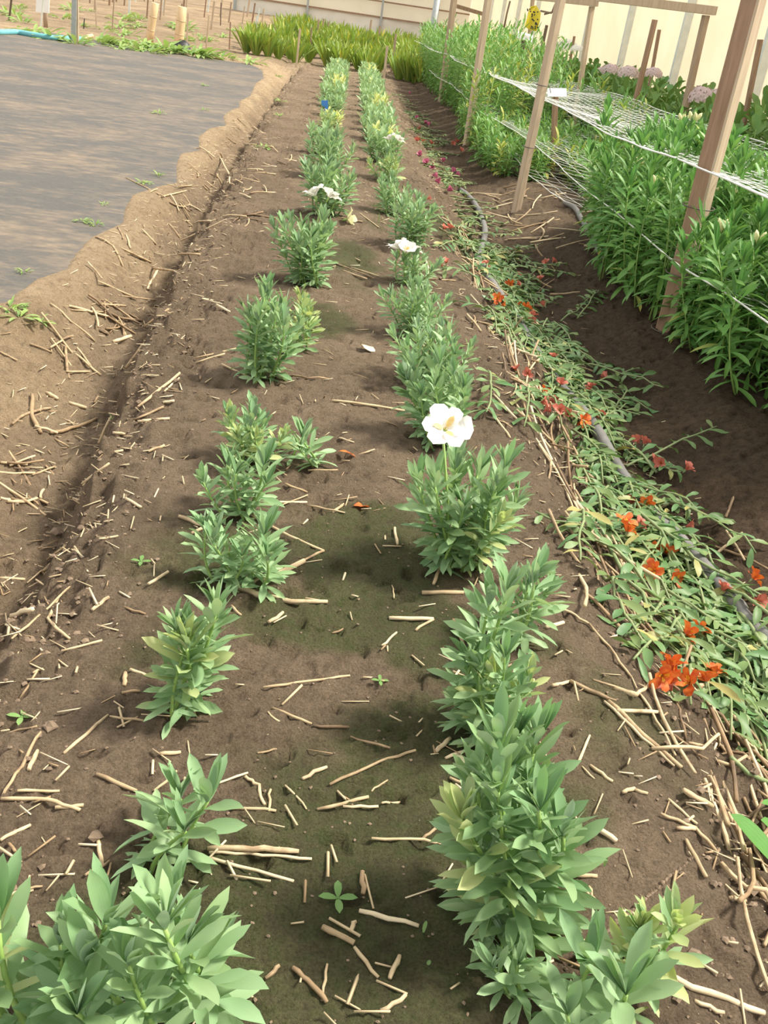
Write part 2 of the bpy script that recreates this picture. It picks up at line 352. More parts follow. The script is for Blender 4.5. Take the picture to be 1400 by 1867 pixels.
# ------------------------------------------------------------------ setting
def build_ground():
    xs = np.concatenate([np.linspace(-45, -4, 60)[:-1], np.linspace(-4, -1.8, 60)[:-1], np.arange(-1.8, -0.8, 0.012), np.arange(-0.8, 1.35, 0.0068), np.arange(1.35, 2.2, 0.0125), np.linspace(2.2, 6, 60)[1:], np.linspace(6, 45, 30)[1:]])
    ys = [-1.0, 0.0, 0.3]; y = 0.42
    while y < 95: ys.append(y); y *= 1.0058
    ys = np.array(ys)
    X, Y = np.meshgrid(xs, ys); x = X.ravel(); y = Y.ravel()
    z = ground(x, y)
    nx, ny = len(xs), len(ys)
    i = np.arange(nx*ny).reshape(ny, nx)
    q = np.stack([i[:-1, :-1], i[:-1, 1:], i[1:, 1:], i[1:, :-1]], -1).reshape(-1, 4)
    me = bpy.data.meshes.new('soil_ground')
    me.vertices.add(len(x)); me.vertices.foreach_set('co', np.stack([x, y, z], 1).astype(np.float32).ravel())
    me.loops.add(q.size); me.loops.foreach_set('vertex_index', q.astype(np.int32).ravel())
    me.polygons.add(len(q)); me.polygons.foreach_set('loop_start', np.arange(0, q.size, 4, dtype=np.int32))
    me.polygons.foreach_set('use_smooth', np.ones(len(q), bool))
    me.update(calc_edges=True)
    n = fbm(x*1.6, y*1.6, 4, 31)
    s = 0.52*(1-np.exp(-np.clip(y-1.8, 0, 99)/9.0)); xw = x+s*sstep(-0.40, -0.62, x)
    dry = sstep(-0.70, -0.98, xw+0.18*n)*0.95 + 0.42*sstep(21, 24, y)*(x < 1.5); dry = np.clip(dry+0.35*sstep(-0.5, -0.7, xw)+0.15*sstep(6, 14, y), 0, 1)*(1-0.62*sstep(22, 25, y)*sstep(-.35, .1, n+.2*fbm(x*.8, y*.8, 3, 77)))*(1-.25*sstep(22, 25, y))
    dark = sstep(0.98, 1.25, x+0.15*n)*(x < 3.4)*(1-0.7*sstep(6.5, 8, y)*sstep(10.5, 9, y))  # soil darkened under the tall plants, their shade put into its colour
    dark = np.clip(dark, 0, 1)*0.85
    algae_shade = np.zeros_like(x)  # algae patches; those left of the plants also hold painted plant shade
    for px, py, rx, ry, a in ((560,1740,.34,.22,1),(720,1560,.20,.20,1),(800,1400,.16,.18,.95),(790,1150,.13,.17,.85),(700,1000,.22,.28,.95),(610,1130,.26,.12,.8),(330,1000,.22,.2,.45),(560,920,.15,.2,.4),(760,830,.10,.25,.5),(640,480,.16,.9,.6),(590,580,.2,.35,.6),(880,1580,.15,.15,.9),(1130,1300,.2,.25,.55),(1000,1180,.2,.2,.5),(680,400,.15,1.0,.5),(440,1000,.2,.2,.6),(280,1180,.12,.15,.45),(840,420,.2,.6,.5),(1000,1480,.15,.1,.5),(1050,1640,.12,.08,.5)):
        g = at_z(px, py, 0.0)
        algae_shade = np.maximum(algae_shade, a*np.exp(-(((x-g[0])/(rx*1.15))**2+((y-g[1])/(ry*1.15))**2)))
    algae_shade = np.clip(sstep(0.30, 0.62, algae_shade+0.34*n+0.24*fbm(x*9, y*9, 4, 37)), 0, 1)*0.92
    for nm, a in (('dry', dry), ('dark', dark), ('algae', algae_shade)):
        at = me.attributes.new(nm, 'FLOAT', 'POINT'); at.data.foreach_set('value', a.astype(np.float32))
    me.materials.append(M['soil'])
    return tag(link('soil_ground', me), None, None, None, 'structure')
build_ground()
def wall(name, x0, y0, x1, y1, z0, z1, mat, n=40, amp=0.03, seed=3):
    mb = MB(); L = math.hypot(x1-x0, y1-y0); nx, ny = -(y1-y0)/L, (x1-x0)/L
    vs = []; rows = 10
    for j in range(rows+1):
        for i in range(n+1):
            u = i/n; v = j/rows
            a = amp*float(fbm(np.array([u*L*1.5]), np.array([v*1.2]), 3, seed)[0])
            vs.append((x0+(x1-x0)*u+nx*a, y0+(y1-y0)*u+ny*a, z0+(z1-z0)*v))
    fs = [(j*(n+1)+i, j*(n+1)+i+1, (j+1)*(n+1)+i+1, (j+1)*(n+1)+i) for j in range(rows) for i in range(n)]
    mb.add(vs, fs)
    return tag(mb.build(name, [mat]), None, None, None, 'structure')
WX = 5.0
wall('wall_right', WX, 3, WX, 46, -0.3, 3.6, M['film'], 120)
wall('wall_back', -5.2, 46, WX, 46, 1.05, 6.0, M['film_back'], 50)
wall('baseboard_back', -5.2, 45.9, WX, 45.9, 0.3, 1.15, M['skirt'], 40, 0.08)
k = 0
for i in range(11):
    y = 12.3+3.27*(i-2); k += 1
    mb = MB(); box(mb, (WX-0.06, y, 1.7), 0.11, 0.09, 4.0)
    tag(mb.build(f'trim_{k}', [M['metal_pale']], None, False), None, None, None, 'structure')
for (x, z0, z1) in ((-5.1, .3, 6), (-2.0, .3, 6), (1.2, .3, 6), (3.6, .3, 6)):
    k += 1; mb = MB(); box(mb, (x, 45.8, (z0+z1)/2), 0.09, 0.09, z1-z0)
    tag(mb.build(f'trim_{k}', [M['metal']], None, False), None, None, None, 'structure')
for z in (1.15, 1.75):
    k += 1; mb = MB(); box(mb, (-0.1, 45.85, z), 10.2, 0.05, 0.06)
    tag(mb.build(f'trim_{k}', [M['wood_red']], None, False), None, None, None, 'structure')

# weed mat (its edge is buried under the soil that overlaps it)
def weed_mat():
    mb = MB(); xs = np.concatenate([np.linspace(-14, -3, 40)[:-1], np.linspace(-3, -0.9, 70)]); ys = np.concatenate([np.linspace(1.5, 13, 260)[:-1], np.linspace(13, 27, 150)])
    X, Y = np.meshgrid(xs, ys); x = X.ravel(); y = Y.ravel()
    d = poly_sd(x, y, MAT_POLY)
    z = MAT_Z+0.004*fbm(x*2, y*3, 3, 40)+0.002
    z = np.where(d > 0.03, MAT_Z-0.02-np.clip(d-.03, 0, 1)*.8, z)
    keep = d < 0.12; idx = -np.ones(len(x), int); idx[keep] = np.arange(keep.sum())
    fs = []
    nx = len(xs)
    for j in range(len(ys)-1):
        for i in range(nx-1):
            q = (j*nx+i, j*nx+i+1, (j+1)*nx+i+1, (j+1)*nx+i)
            if all(keep[a] for a in q): fs.append(tuple(int(idx[a]) for a in q))
    mb.add(np.stack([x, y, z], 1)[keep], fs)
    o = mb.build('weed_mat', [M['cloth']])
    tag(o, 'large black woven weed mat smeared with dry soil, edge buried along the furrow', 'ground cover')
weed_mat()

# ------------------------------------------------------------------ alstroemeria shoots
def shoot_meshes(name, H, nleaf, L, W, seed, nseg=6, elev=(0.22, 1.12), low=0.55, droop=0.6, yellow=0.0, stem_r=0.0045, top=7, start=0.06, curve=0.03, leafm='leaf'):
    """one upright leafy shoot: (stem mesh, foliage mesh) with nominal height H"""
    random.seed(seed)
    sh = H-0.55*L
    c = [np.array([curve*math.sin(2.2*u+seed), curve*math.cos(1.7*u+seed)-curve*math.cos(seed), sh*u]) for u in np.linspace(0, 1, 7)]
    def pos(u):
        i = min(5, int(u*6)); f = u*6-i; return c[i]*(1-f)+c[i+1]*f
    st = MB(); tube(st, c, [stem_r*(1-0.45*u) for u in np.linspace(0, 1, 7)], 6)
    fo = MB()
    for k in range(nleaf):
        u = start+(1-start)*(k+0.5)/nleaf
        az = spiral(k)+U(-.35, .35)+seed
        e = elev[0]+(elev[1]-elev[0])*u**1.6+U(-.22, .22)
        d = (math.cos(az)*math.cos(e), math.sin(az)*math.cos(e), math.sin(e))
        sc_ = low+(1-low)*math.sin(PI*min(1, 0.12+u*0.72)); sc_ *= U(.8, 1.15)
        y = yellow*U(0.3, 1) if random.random() < yellow else (U(.3, .8) if random.random() < 0.03 and u < .35 else U(0, .10))
        leaf(fo, pos(u)+np.array(d)*stem_r*0.5, d, (0, 0, 1), L*sc_, W*sc_*U(.85, 1.15), droop*U(.3, 1.4)*(1.1-0.7*u), U(.15, .5), nseg, (y*0.6, min(1, y*1.2)), 0, 0.9, U(-1.0, 1.0), U(0, .3))
    for k in range(top):
        az = spiral(k)*1.3; e = U(1.0, 1.45)
        d = (math.cos(az)*math.cos(e), math.sin(az)*math.cos(e), math.sin(e))
        y = yellow*U(.3, 1)
        leaf(fo, c[-1], d, (0, 0, 1), L*U(.62, .95), W*U(.65, .95), U(-.1, .35), U(.25, .6), nseg, (y*.7, y), 0, 0.9, U(-.5, .5))
    return st.mesh(name+'_stem', [M['stem']]), fo.mesh(name+'_foliage', [M[leafm]]), H
SHORT = [shoot_meshes('short', h, n, .082, .0185, 11+i, droop=.30) for i, (h, n) in enumerate([(.14, 15), (.20, 22), (.20, 25), (.27, 31), (.27, 34), (.34, 40), (.34, 44)])]
SHORT_BIG = [shoot_meshes('broadshort', h, n, .092, .0225, 31+i, droop=.34) for i, (h, n) in enumerate([(.17, 13), (.22, 18), (.28, 24)])]
SHORT_Y = [shoot_meshes('pale', h, n, .075, .019, 41+i, droop=.28, yellow=.62) for i, (h, n) in enumerate([(.18, 22), (.26, 32)])]
TALL = [shoot_meshes('tall', h, n, .135, .024, 61+i, nseg=5, elev=(-.05, 1.1), low=.75, droop=.8, stem_r=.005, curve=.07, start=.12, leafm='tall') for i, (h, n) in enumerate([(.45, 34), (.55, 40), (.65, 48), (.65, 50), (.78, 58), (.78, 56)])]
def pick(variants, h):
    b = sorted(variants, key=lambda v: abs(v[2]-h)+random.random()*0.03)[0]; return b
def add_shoot(root, off, tilt, az, h, variants, spin=None, smin=.72, smax=1.35):
    s_m, f_m, H = pick(variants, h)
    s = max(smin, min(smax, h/H))
    R = Quaternion((-math.sin(az), math.cos(az), 0), tilt).to_matrix().to_4x4()
    mt = Matrix.Translation(off) @ R @ Matrix.Rotation(U(0, 6.28) if spin is None else spin, 4, 'Z') @ Matrix.Scale(s, 4)
    st = link('stem', s_m, root); st.matrix_local = mt
    link('foliage', f_m, st)
    return st, mt, s*H
def petal_flower(name, D, mats, n=6, open_=0.75, seed=1, spots=True, pw=1.0):
    random.seed(seed); mb = MB()
    for k in range(n):
        az = 2*PI*k/n; inner = k % 2
        e = open_+.35 if not inner else open_+0.45
        d = (math.cos(az)*math.cos(e), math.sin(az)*math.cos(e), math.sin(e))
        leaf(mb, (0, 0, 0), d, (0, 0, 1), D*.66*U(.92, 1.08), D*pw*(.36 if inner else .52)*U(.9, 1.1), U(.45, .8)*(1 if pw == 1 else U(.5, 1.9)), U(.1, .25), 8, 0, 0, 0.62, U(-.25, .25), U(.1, .35), (.95, .42))
        if inner and spots:
            p = np.array(d)*D*.10+np.array([0, 0, D*.012]); leaf(mb, p, d, (0, 0, 1), D*.30, D*.13, .5, .2, 4, 0, 1)
    tube(mb, [(0, 0, -D*.22), (0, 0, -.05*D), (0, 0, D*.06)], [D*.035, D*.06, D*.05], 6, 2)
    for k in range(4):
        a = k*1.6; tube(mb, [(0, 0, 0), (math.cos(a)*D*.05, math.sin(a)*D*.05, D*.22), (math.cos(a)*D*.11, math.sin(a)*D*.11, D*.30)], D*.008, 4, 1)
    return mb.mesh(name, mats)
WHITE_FLOWER = [petal_flower('white_flower', .10, [M['white'], M['throat'], M['stem']], 6, .5+.2*i, 5+i) for i in range(3)]
ORANGE_FLOWER = [petal_flower('orange_flower', .085, [M['orange'], M['yellow_petal'], M['stem_dull']], 6, .65, 15+i, True, .78) for i in range(2)]
FADED_FLOWER = [petal_flower('faded_flower', .075, [M['faded'], M['yellow_petal'], M['stem_dull']], 6, .95, 18+i, False, .72) for i in range(2)]
PINK_FLOWER = petal_flower('pink_flower', .07, [M['pink'], M['yellow_petal'], M['stem_dull']], 6, 1.1, 22, False)
def flower_on(root, off, top, n, scale=1.0, lean=None):
    """flowering stem rising out of a plant: stem part with flowers as sub-parts"""
    mb = MB(); off = np.array(off); top = np.array(top)
    tube(mb, [off, off*.5+top*.5+np.array([.004, .003, 0]), top], [.004, .0035, .003], 6)
    st = mb.build('flower_stem', [M['stem']], root)
    for k in range(n):
        f = link('flower', WHITE_FLOWER[k % 3], st)
        az = k*2.1+0.6; r = 0.0 if n == 1 else 0.035*scale
        az = az if n > 1 else -PI/2
        tl = 0.75 if n == 1 else 0.5
        if n == 1: az = -PI/2
        f.matrix_local = Matrix.Translation(Vector(top)+Vector((math.cos(az)*r, math.sin(az)*r, .02*scale))) @ Quaternion((-math.sin(az), math.cos(az), 0), tl).to_matrix().to_4x4() @ Matrix.Scale(scale, 4)
    return st
def row_plant(label, bx, by, ty, wpx, n, group, variants=None, shift=0.0, name='alstroemeria_plant', pale=0, seed=None, cx=None):
    """base pixel (bx, by), top pixel row ty, breadth in pixels"""
    random.seed(seed if seed is not None else int(bx*13+by))
    b = G(bx, by); h = at_y(bx, ty, b[1])[2]-b[2]
    cxp = at_y(cx if cx else bx, (ty+by)/2, b[1])[0]-b[0]
    wd = wpx*depth(b)/F_PX
    r0 = empty(name, b, label, 'plant', group)
    n = max(3, round(n*0.78))
    for k in range(n):
        q = (k+0.5)/n; az = spiral(k)+U(-.3, .3); rr = math.sqrt(q)
        tip = rr*(wd*0.53-0.03)
        base = rr*wd*0.20
        hh = h*U(.80, 1.0)*(1-0.18*rr) if k else h*0.99
        tilt = math.atan2((tip-base), hh*0.9)
        off = (math.cos(az)*base+0.0, math.sin(az)*base*0.9, -.006)
        # an overall lean towards the middle of the plant as seen in the photograph
        lx = math.tan(tilt)*math.cos(az)+cxp/(h*.55+1e-6); ly = math.tan(tilt)*math.sin(az)*0.9
        t2 = math.atan(math.hypot(lx, ly)); a2 = math.atan2(ly, lx)
        vs = variants or SHORT
        if k >= n-pale: vs = SHORT_Y
        add_shoot(r0, off, t2, a2, hh/max(.6, math.cos(t2)), vs)
    return r0, b, h
GL = 'alstroemerias of the left planted row'; GR = 'alstroemerias of the right planted row'
row_plant('broad-leaved grey-green alstroemeria at the near end of the left row, cut by the frame', 110, 1890, 1612, 250, 6, GL, SHORT_BIG, pale=1)
row_plant('tall grey-green alstroemeria, second from the near end of the left row', 305, 1885, 1572, 255, 6, GL, SHORT_BIG+SHORT[3:5])
row_plant('small low alstroemeria tuft of few rosettes, third in the left row', 315, 1575, 1425, 190, 4, GL, [SHORT[0], SHORT_BIG[0]])
row_plant('upright alstroemeria standing alone on bare soil, fourth in the left row', 342, 1302, 1068, 165, 7, GL, SHORT[3:6], pale=1)
p4, b4, h4 = row_plant('alstroemeria with bare tan runners at its foot in the left row', 430, 1068, 922, 175, 9, GL, SHORT[1:4])
for pts in (((428,1068),(470,1084),(530,1097),(597,1097)), ((450,1066),(500,1050),(555,1022))):
    mb = MB(); q = [G(*a, .006)-b4 for a in pts]; tube(mb, q, [.008, .0075, .006, .004][:len(q)], 7); tag(mb.build('runner', [M['straw_pale']], p4), 'bare tan runner', None)
row_plant('dense alstroemeria with brown root tuft, before the yellow-leaved plant of the left row', 435, 940, 805, 140, 9, GL, SHORT[1:4])
row_plant('alstroemeria with a bright yellow-leaved heart in the left row', 452, 842, 728, 125, 11, GL, SHORT[1:4], pale=4)
row_plant('small side alstroemeria creeping to the bed middle, beside the yellow-leaved plant', 558, 842, 762, 80, 4, GL, SHORT[0:2])
row_plant('tall bushy alstroemeria with a rooted foot at the left row, first before the double-flowered plants', 478, 690, 505, 140, 12, GL, SHORT[4:], pale=0)
row_plant('pale yellowish alstroemeria shoots behind the tall bushy plant of the left row', 540, 640, 515, 55, 4, GL, SHORT[3:5], pale=3)
p8, b8, h8 = row_plant('broad dark alstroemeria bush under the white double flower of the left row', 562, 520, 372, 122, 15, GL, SHORT[3:], seed=88)
flower_on(p8, (-.02, .02, .1), (.025, .05, h8+.005), 2, 1.0)
row_plant('wide alstroemeria bush spreading to the bed middle, directly behind the white double flower', 596, 392, 282, 118, 15, GL, SHORT[2:5])
row_plant('alstroemeria clump in the left row between the wide bush and the pale yellow plants', 602, 325, 232, 88, 13, GL, SHORT[2:5])
row_plant('pale yellow alstroemeria clump next to the blue plant tag', 601, 246, 200, 38, 6, GL, SHORT_Y, pale=6)
# right row
row_plant('broad-leaved alstroemeria at the near end of the right row, cut by the frame', 1065, 1900, 1712, 170, 4, GR, SHORT_BIG)
row_plant('pale upright alstroemeria with two shoots at the near right corner of the bed', 1170, 1850, 1640, 105, 3, GR, SHORT[3:5]+SHORT_Y[1:], seed=5)
pb, bb, hb = row_plant('big many-stemmed alstroemeria of the right row with a bare bent root at its foot', 955, 1688, 1300, 190, 13, GR, SHORT[4:], pale=1, seed=21)
for pts in (((962,1680),(940,1712),(938,1745),(946,1790)),):
    mb = MB(); q = [G(*a, .012)-bb for a in pts]; tube(mb, q, [.013, .014, .013, .008], 8)
    o = mb.build('root', [M['rhizome']], pb); o['label'] = 'bare pale bent root'
row_plant('tiny alstroemeria sprout at the tip of the bare bent root', 945, 1800, 1765, 45, 3, GR, [SHORT[0]])
row_plant('open alstroemeria with cream bud leaves, behind the big many-stemmed plant of the right row', 905, 1360, 1185, 165, 7, GR, SHORT[2:5], pale=2, seed=33)
row_plant('tall single-stemmed alstroemeria at the left of the cream-budded plant', 872, 1345, 1040, 120, 4, GR, SHORT[5:], seed=35)
row_plant('slender alstroemeria leaning outwards, right behind the tall single-stemmed plant', 925, 1165, 1005, 90, 5, GR, SHORT[2:5], seed=36, cx=975)
pr, br, hr = row_plant('big alstroemeria bush carrying the single open white flower in the right row', 832, 1032, 792, 205, 14, GR, SHORT[4:], seed=41, pale=1, cx=855)
t_ = at_y(808, 800, br[1]-.03)-br; flower_on(pr, (-.02, -.03, .0), t_, 1, 1.0)
row_plant('alstroemeria bush directly behind the single white flower in the right row', 812, 805, 640, 180, 16, GR, SHORT[3:], cx=800)
row_plant('leafy alstroemeria bush two behind the single white flower in the right row', 788, 705, 575, 175, 15, GR, SHORT[3:])
row_plant('alstroemeria bush with a creamy spent bloom, before the white cluster in the right row', 758, 612, 505, 150, 15, GR, SHORT[3:6])
pf, bf, hf = row_plant('alstroemeria carrying the white flower cluster in the right row', 745, 520, 445, 110, 12, GR, SHORT[2:5], cx=750)
t_ = at_y(737, 466, bf[1]-.05)-bf; flower_on(pf, (-.03, -.05, .0), t_, 3, 1.0)
row_plant('tall fine-leaved alstroemeria behind the white flower cluster in the right row', 745, 450, 345, 105, 13, GR, SHORT[4:], cx=752)
row_plant('dark alstroemeria clump between the tall fine-leaved plant and the yellowish plant', 714, 390, 312, 78, 11, GR, SHORT[2:4])
pg, bg_, hg = row_plant('yellowish alstroemeria below the small far white flower in the right row', 704, 332, 268, 66, 10, GR, SHORT[1:4], pale=4)
t_ = at_y(718, 262, bg_[1]+.05)-bg_; flower_on(pg, (.06, .05, .0), t_, 2, 1.0)
# the far plants of both rows: one mesh each, too small to show stems
def whole_plant(name, shoots, hmin, hmax, wd, L, W, nl, seed, mat, nseg=4, yellow=.05, elev=(0.3, 1.2), droop=.35):
    random.seed(seed); mb = MB()
    for k in range(shoots):
        rr = math.sqrt((k+.5)/shoots); az = spiral(k)+U(-.3, .3); h = U(hmin, hmax)*(1-.15*rr)
        b = np.array([math.cos(az)*rr*wd*.25, math.sin(az)*rr*wd*.25, 0]); e = np.array([math.cos(az)*rr*wd*.42, math.sin(az)*rr*wd*.42, h-.4*L])
        tube(mb, [b, b*.5+e*.5, e], [.0045, .004, .003], 4, 1)
        ye = random.random() < yellow
        for j in range(nl):
            u = .08+.92*(j+.5)/nl; a2 = spiral(j)+k; el = elev[0]+(elev[1]-elev[0])*u**1.6+U(-.25, .25)
            d = (math.cos(a2)*math.cos(el), math.sin(a2)*math.cos(el), math.sin(el))
            leaf(mb, b+(e-b)*u, d, (0, 0, 1), L*U(.65, 1.1), W*U(.8, 1.15), droop*U(.3, 1.3)*(1.1-.6*u), U(.2, .5), nseg, U(.4, .9) if ye else U(0, .12), 0, .9, U(-.5, .5))
    return mb.mesh(name, [mat, M['stem']])
FAR = [whole_plant('far_clump', 9, .20, .27, .38, .088, .024, 24, 70+i, M['leaf']) for i in range(4)]
FAR_Y = whole_plant('far_pale_clump', 8, .18, .24, .34, .088, .024, 22, 77, M['leaf'], yellow=.5)
ORD = ['first', 'second', 'third', 'fourth', 'fifth', 'sixth', 'seventh', 'eighth', 'ninth', 'tenth', 'eleventh', 'twelfth', 'thirteenth', 'fourteenth', 'fifteenth', 'sixteenth', 'seventeenth', 'eighteenth', 'nineteenth', 'twentieth']
def far_row(pts, side, group):
    random.seed(3); n = len(pts)
    for i, (px, py, sc_) in enumerate(pts):
        b = G(px, py); me = FAR_Y if random.random() < .12 else FAR[i % 4]
        o = link('alstroemeria_plant', me); o.location = b-np.array([0, 0, .006]); o.rotation_euler.z = U(0, 6); o.scale = (sc_*U(1.1, 1.3), sc_*U(1.1, 1.3), sc_*U(1.05, 1.3))
        tag(o, f'small green alstroemeria clump, {ORD[n-1-i]} from the far end of the {side} row', 'plant', group)
far_row([(594,282,.95),(603,232,.8),(606,212,.85),(605,196,1.1),(607,184,1.05),(609,173,1.1),(611,164,1.1),(613,156,1.1),(614,149,1.1),(616,142,1.1),(617,136,1.1),(618,131,1.1)], 'left', GL)
far_row([(700,296,1.05),(692,276,1.0),(690,258,1.0),(688,243,1.05),(684,229,1.05),(681,216,1.1),(679,205,1.05),(678,196,.9),(677,187,1.0),(676,178,1.05),(675,170,1.05),(673,162,1.1),(672,155,1.1),(671,148,1.1),(670,142,1.1),(670,136,1.1),(669,131,1.1)], 'right', GR)

# ------------------------------------------------------------------ tall netted bed on the right
GT = 'tall plants of the netted bed'
def tall_plant(x, y, h, label, n=6, wd=.30):
    r0 = empty('tall_alstroemeria', (x, y, gz(x, y)-.006), label, 'plant', GT)
    for k in range(n):
        rr = math.sqrt((k+.5)/n); az = spiral(k)+U(0, 1); tl = rr*U(.05, .34)
        add_shoot(r0, (math.cos(az)*rr*wd*.28, math.sin(az)*rr*wd*.28, 0), tl, az, h*U(.75, 1.05), TALL, None, .6, 1.4)
    return r0
random.seed(17)
def edge_x(y): return 1.86 + .05*math.sin(y*2.1)
y = 3.30
front = []
while y < 7.0: front.append((edge_x(y)+U(-.05, .08), y)); y += U(.24, .32)
for i, (x, yy) in enumerate(front):
    hh = min(.86, .56+.13*(yy-3.2))*U(.92, 1.08)
    tall_plant(x, yy, hh, f'tall green alstroemeria of the netted bed, {ORD[i]} from its near end along its furrow edge', 6)
second = []
y = 3.15
while y < 7.4: second.append((edge_x(y)+.30+U(-.05, .05), y)); y += U(.26, .34)
for i, (x, yy) in enumerate(second):
    tall_plant(x, yy, U(.78, .95), 'tall green alstroemeria of the near netted bed, in the row behind the furrow edge', 6)
# buds on a few near plants
BUD = MB()
for k in range(4):
    a = k*1.57; d = np.array([math.cos(a)*.5, math.sin(a)*.5, 1]); d /= np.linalg.norm(d)
    tube(BUD, [(0, 0, 0), d*.02, d*.035, d*.05, d*.06], [.002, .004, .0095, .008, .001], 7)
TALLW = [whole_plant('tall_clump', 8, .72, .93, .42, .13, .024, 30, 80+i, M['tall'], 4, .03, (-.05, 1.15), .7) for i in range(4)]
TALLLOW = [whole_plant('low_clump', 8, .30, .45, .40, .12, .024, 20, 90+i, M['tall'], 4, .05, (0, 1.15), .6) for i in range(3)]
TALLFAR = [whole_plant('far_tall_clump', 9, 1.1, 1.38, .50, .14, .028, 30, 95+i, M['tall'], 3, .03, (-.05, 1.15), .7) for i in range(3)]
def bed_fill(x0, x1, y0, y1, step, meshes, label, smin=.9, smax=1.1, skip=None, grp=GT, name='tall_alstroemeria'):
    out = []; y = y0
    while y < y1:
        x = x0
        while x < x1:
            xx = x+U(-.08, .08); yy = y+U(-.08, .08)
            if not (skip and skip(xx, yy)):
                o = link(name, random.choice(meshes)); o.location = (xx, yy, gz(xx, yy)-.006); o.rotation_euler.z = U(0, 6.28)
                s = U(smin, smax); o.scale = (s, s, s*U(.92, 1.08)); tag(o, label, 'plant', grp); out.append(o)
            x += step
        y += step
    return out
bed_fill(2.48, 3.05, 2.6, 7.8, .31, TALLW, 'tall green alstroemeria clump deep inside the near netted bed')
bed_fill(2.0, 3.0, 7.6, 10.4, .36, TALLLOW, 'low regrowing alstroemeria clump under the open net', .85, 1.2, lambda x, y: x < 2.25 and y < 9.6)
bed_fill(1.72, 3.0, 10.2, 14.0, .42, TALLLOW+TALLW[:1], 'mid-height alstroemeria clump of the netted bed beyond the bare soil', .95, 1.25)
bed_fill(1.88, 3.0, 14.2, 27.5, .52, TALLFAR, 'waist-high alstroemeria clump at the far end of the netted bed', .95, 1.12)
bud_me = BUD.mesh('bud', [M['cream']])
random.seed(19)
for o in [q for q in C.objects if q.name.startswith('tall_alstroemeria') and q.type == 'EMPTY']:
    stems = [c for c in o.children if c.name.startswith('stem')]
    for st in stems[:1]:
        if random.random() < .55:
            top = max(st.data.vertices, key=lambda v: v.co.z).co
            bu = link('bud_cluster', bud_me, st); bu.location = top+Vector((0, 0, .03)); bu.scale = (1.2,)*3
# ------------------------------------------------------------------ posts, stakes, rails
def stake(name, base_px, top_px, wpx, mat, label, cat='stake', ext=1.0, gzoff=-.04, Y=None, group=None, rnd=False, rot=.5, d=None, base=None, side=None):
    b = np.array(base) if base is not None else G(*base_px)
    t = at_y(*top_px, b[1]+.0); t = b+(t-b)*ext
    wd = wpx*depth(b)/F_PX
    b = b+np.array([0, 0, gzoff])
    mb = MB()
    if rnd: tube(mb, [b, b*.5+t*.5, t], [wd/2]*3, 12)
    else:
        ax = unit(t-b); R = Quaternion(Vector((0, 0, 1)).rotation_difference(Vector(ax))).to_matrix() @ Matrix.Rotation(rot, 3, 'Z')
        L = np.linalg.norm(t-b); n = 8; ww = wd*.70; dd = (d or wd*.7); ch = ww*.10
        prof = [(-ww/2+ch, -dd/2), (ww/2-ch, -dd/2), (ww/2, -dd/2+ch), (ww/2, dd/2-ch), (ww/2-ch, dd/2), (-ww/2+ch, dd/2), (-ww/2, dd/2-ch), (-ww/2, -dd/2+ch)]
        vs = []
        for i in range(n+1):
            wob = np.array([U(-.03, .03)*ww, U(-.03, .03)*ww, 0])
            for (px, py) in prof: vs.append(b+np.array(R @ Vector((px+wob[0], py+wob[1], L*i/n))))
        m_ = len(prof); fs = [(i*m_+k, i*m_+(k+1) % m_, (i+1)*m_+(k+1) % m_, (i+1)*m_+k) for i in range(n) for k in range(m_)]
        fs += [tuple(range(m_))[::-1], tuple(n*m_+k for k in range(m_))]
        mi = []
        mb.add(vs, fs)
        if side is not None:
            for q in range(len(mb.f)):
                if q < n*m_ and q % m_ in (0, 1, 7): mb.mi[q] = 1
    o = mb.build(name, [M[mat], M[side or mat]], None, rnd)
    tag(o, label, cat, group)
    return o, b, t, wd
random.seed(23)
def wire_tie(post, b, t, u, wd, mat='wire'):
    c = b+(t-b)*u; mb = MB(); r = wd*.62
    pts = [c+np.array([math.cos(a)*r, math.sin(a)*r, .004*math.sin(a)]) for a in np.linspace(0, 2*PI, 13)]
    pts.append(pts[-1]+np.array([.02, -.015, -.05])); tube(mb, pts, .0035, 5)
    mb.build('wire_tie', [M[mat]], post)
NX = {}
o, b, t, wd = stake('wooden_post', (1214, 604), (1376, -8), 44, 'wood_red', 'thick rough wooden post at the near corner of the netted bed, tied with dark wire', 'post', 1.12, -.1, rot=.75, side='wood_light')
for u in (.40, .22, .06): wire_tie(o, b, t, u, wd)
P1 = b
o, b, t, wd = stake('wooden_post', (940, 386), (1022, 0), 19, 'wood_light', 'pale wooden post standing in the bare soil gap of the netted bed', 'post', 1.15, rot=.5)
wire_tie(o, b, t, .55, wd); wire_tie(o, b, t, .30, wd); P2 = b
o, b, t, wd = stake('wooden_post', (850, 265), (890, 0), 15, 'wood_light', 'wooden post of the netted bed, second back from the bare soil gap', 'post', 1.1, rot=.4); P3 = b
o, b, t, wd = stake('wooden_post', (803, 186), (828, 0), 13, 'wood', 'wooden post of the netted bed, between the metal pipe and the next wooden post', 'post', 1.1, rot=.4); P4 = b
o, b, t, wd = stake('metal_pipe', (773, 146), (797, 0), 11, 'metal', 'grey metal pipe upright at the far corner of the netted bed', 'post', 1.1, rnd=True)
o, b, t, wd = stake('wooden_stake', (1007, 322), (1013, 172), 12, 'wood_red', 'short brown stake holding a white tag beside the pale wooden post', 'stake', 1, rot=.3)
mb = MB(); hw = 17*depth(t)/F_PX; box(mb, t+np.array([0, -.05, .02]), hw*2, .006, hw*.95, 0, Matrix.Rotation(-.12, 3, 'Y') @ Matrix.Rotation(-.6, 3, 'X')); tag(mb.build('plant_label', [M['sign']], None, False), 'blank white tag on the short brown stake', 'label')
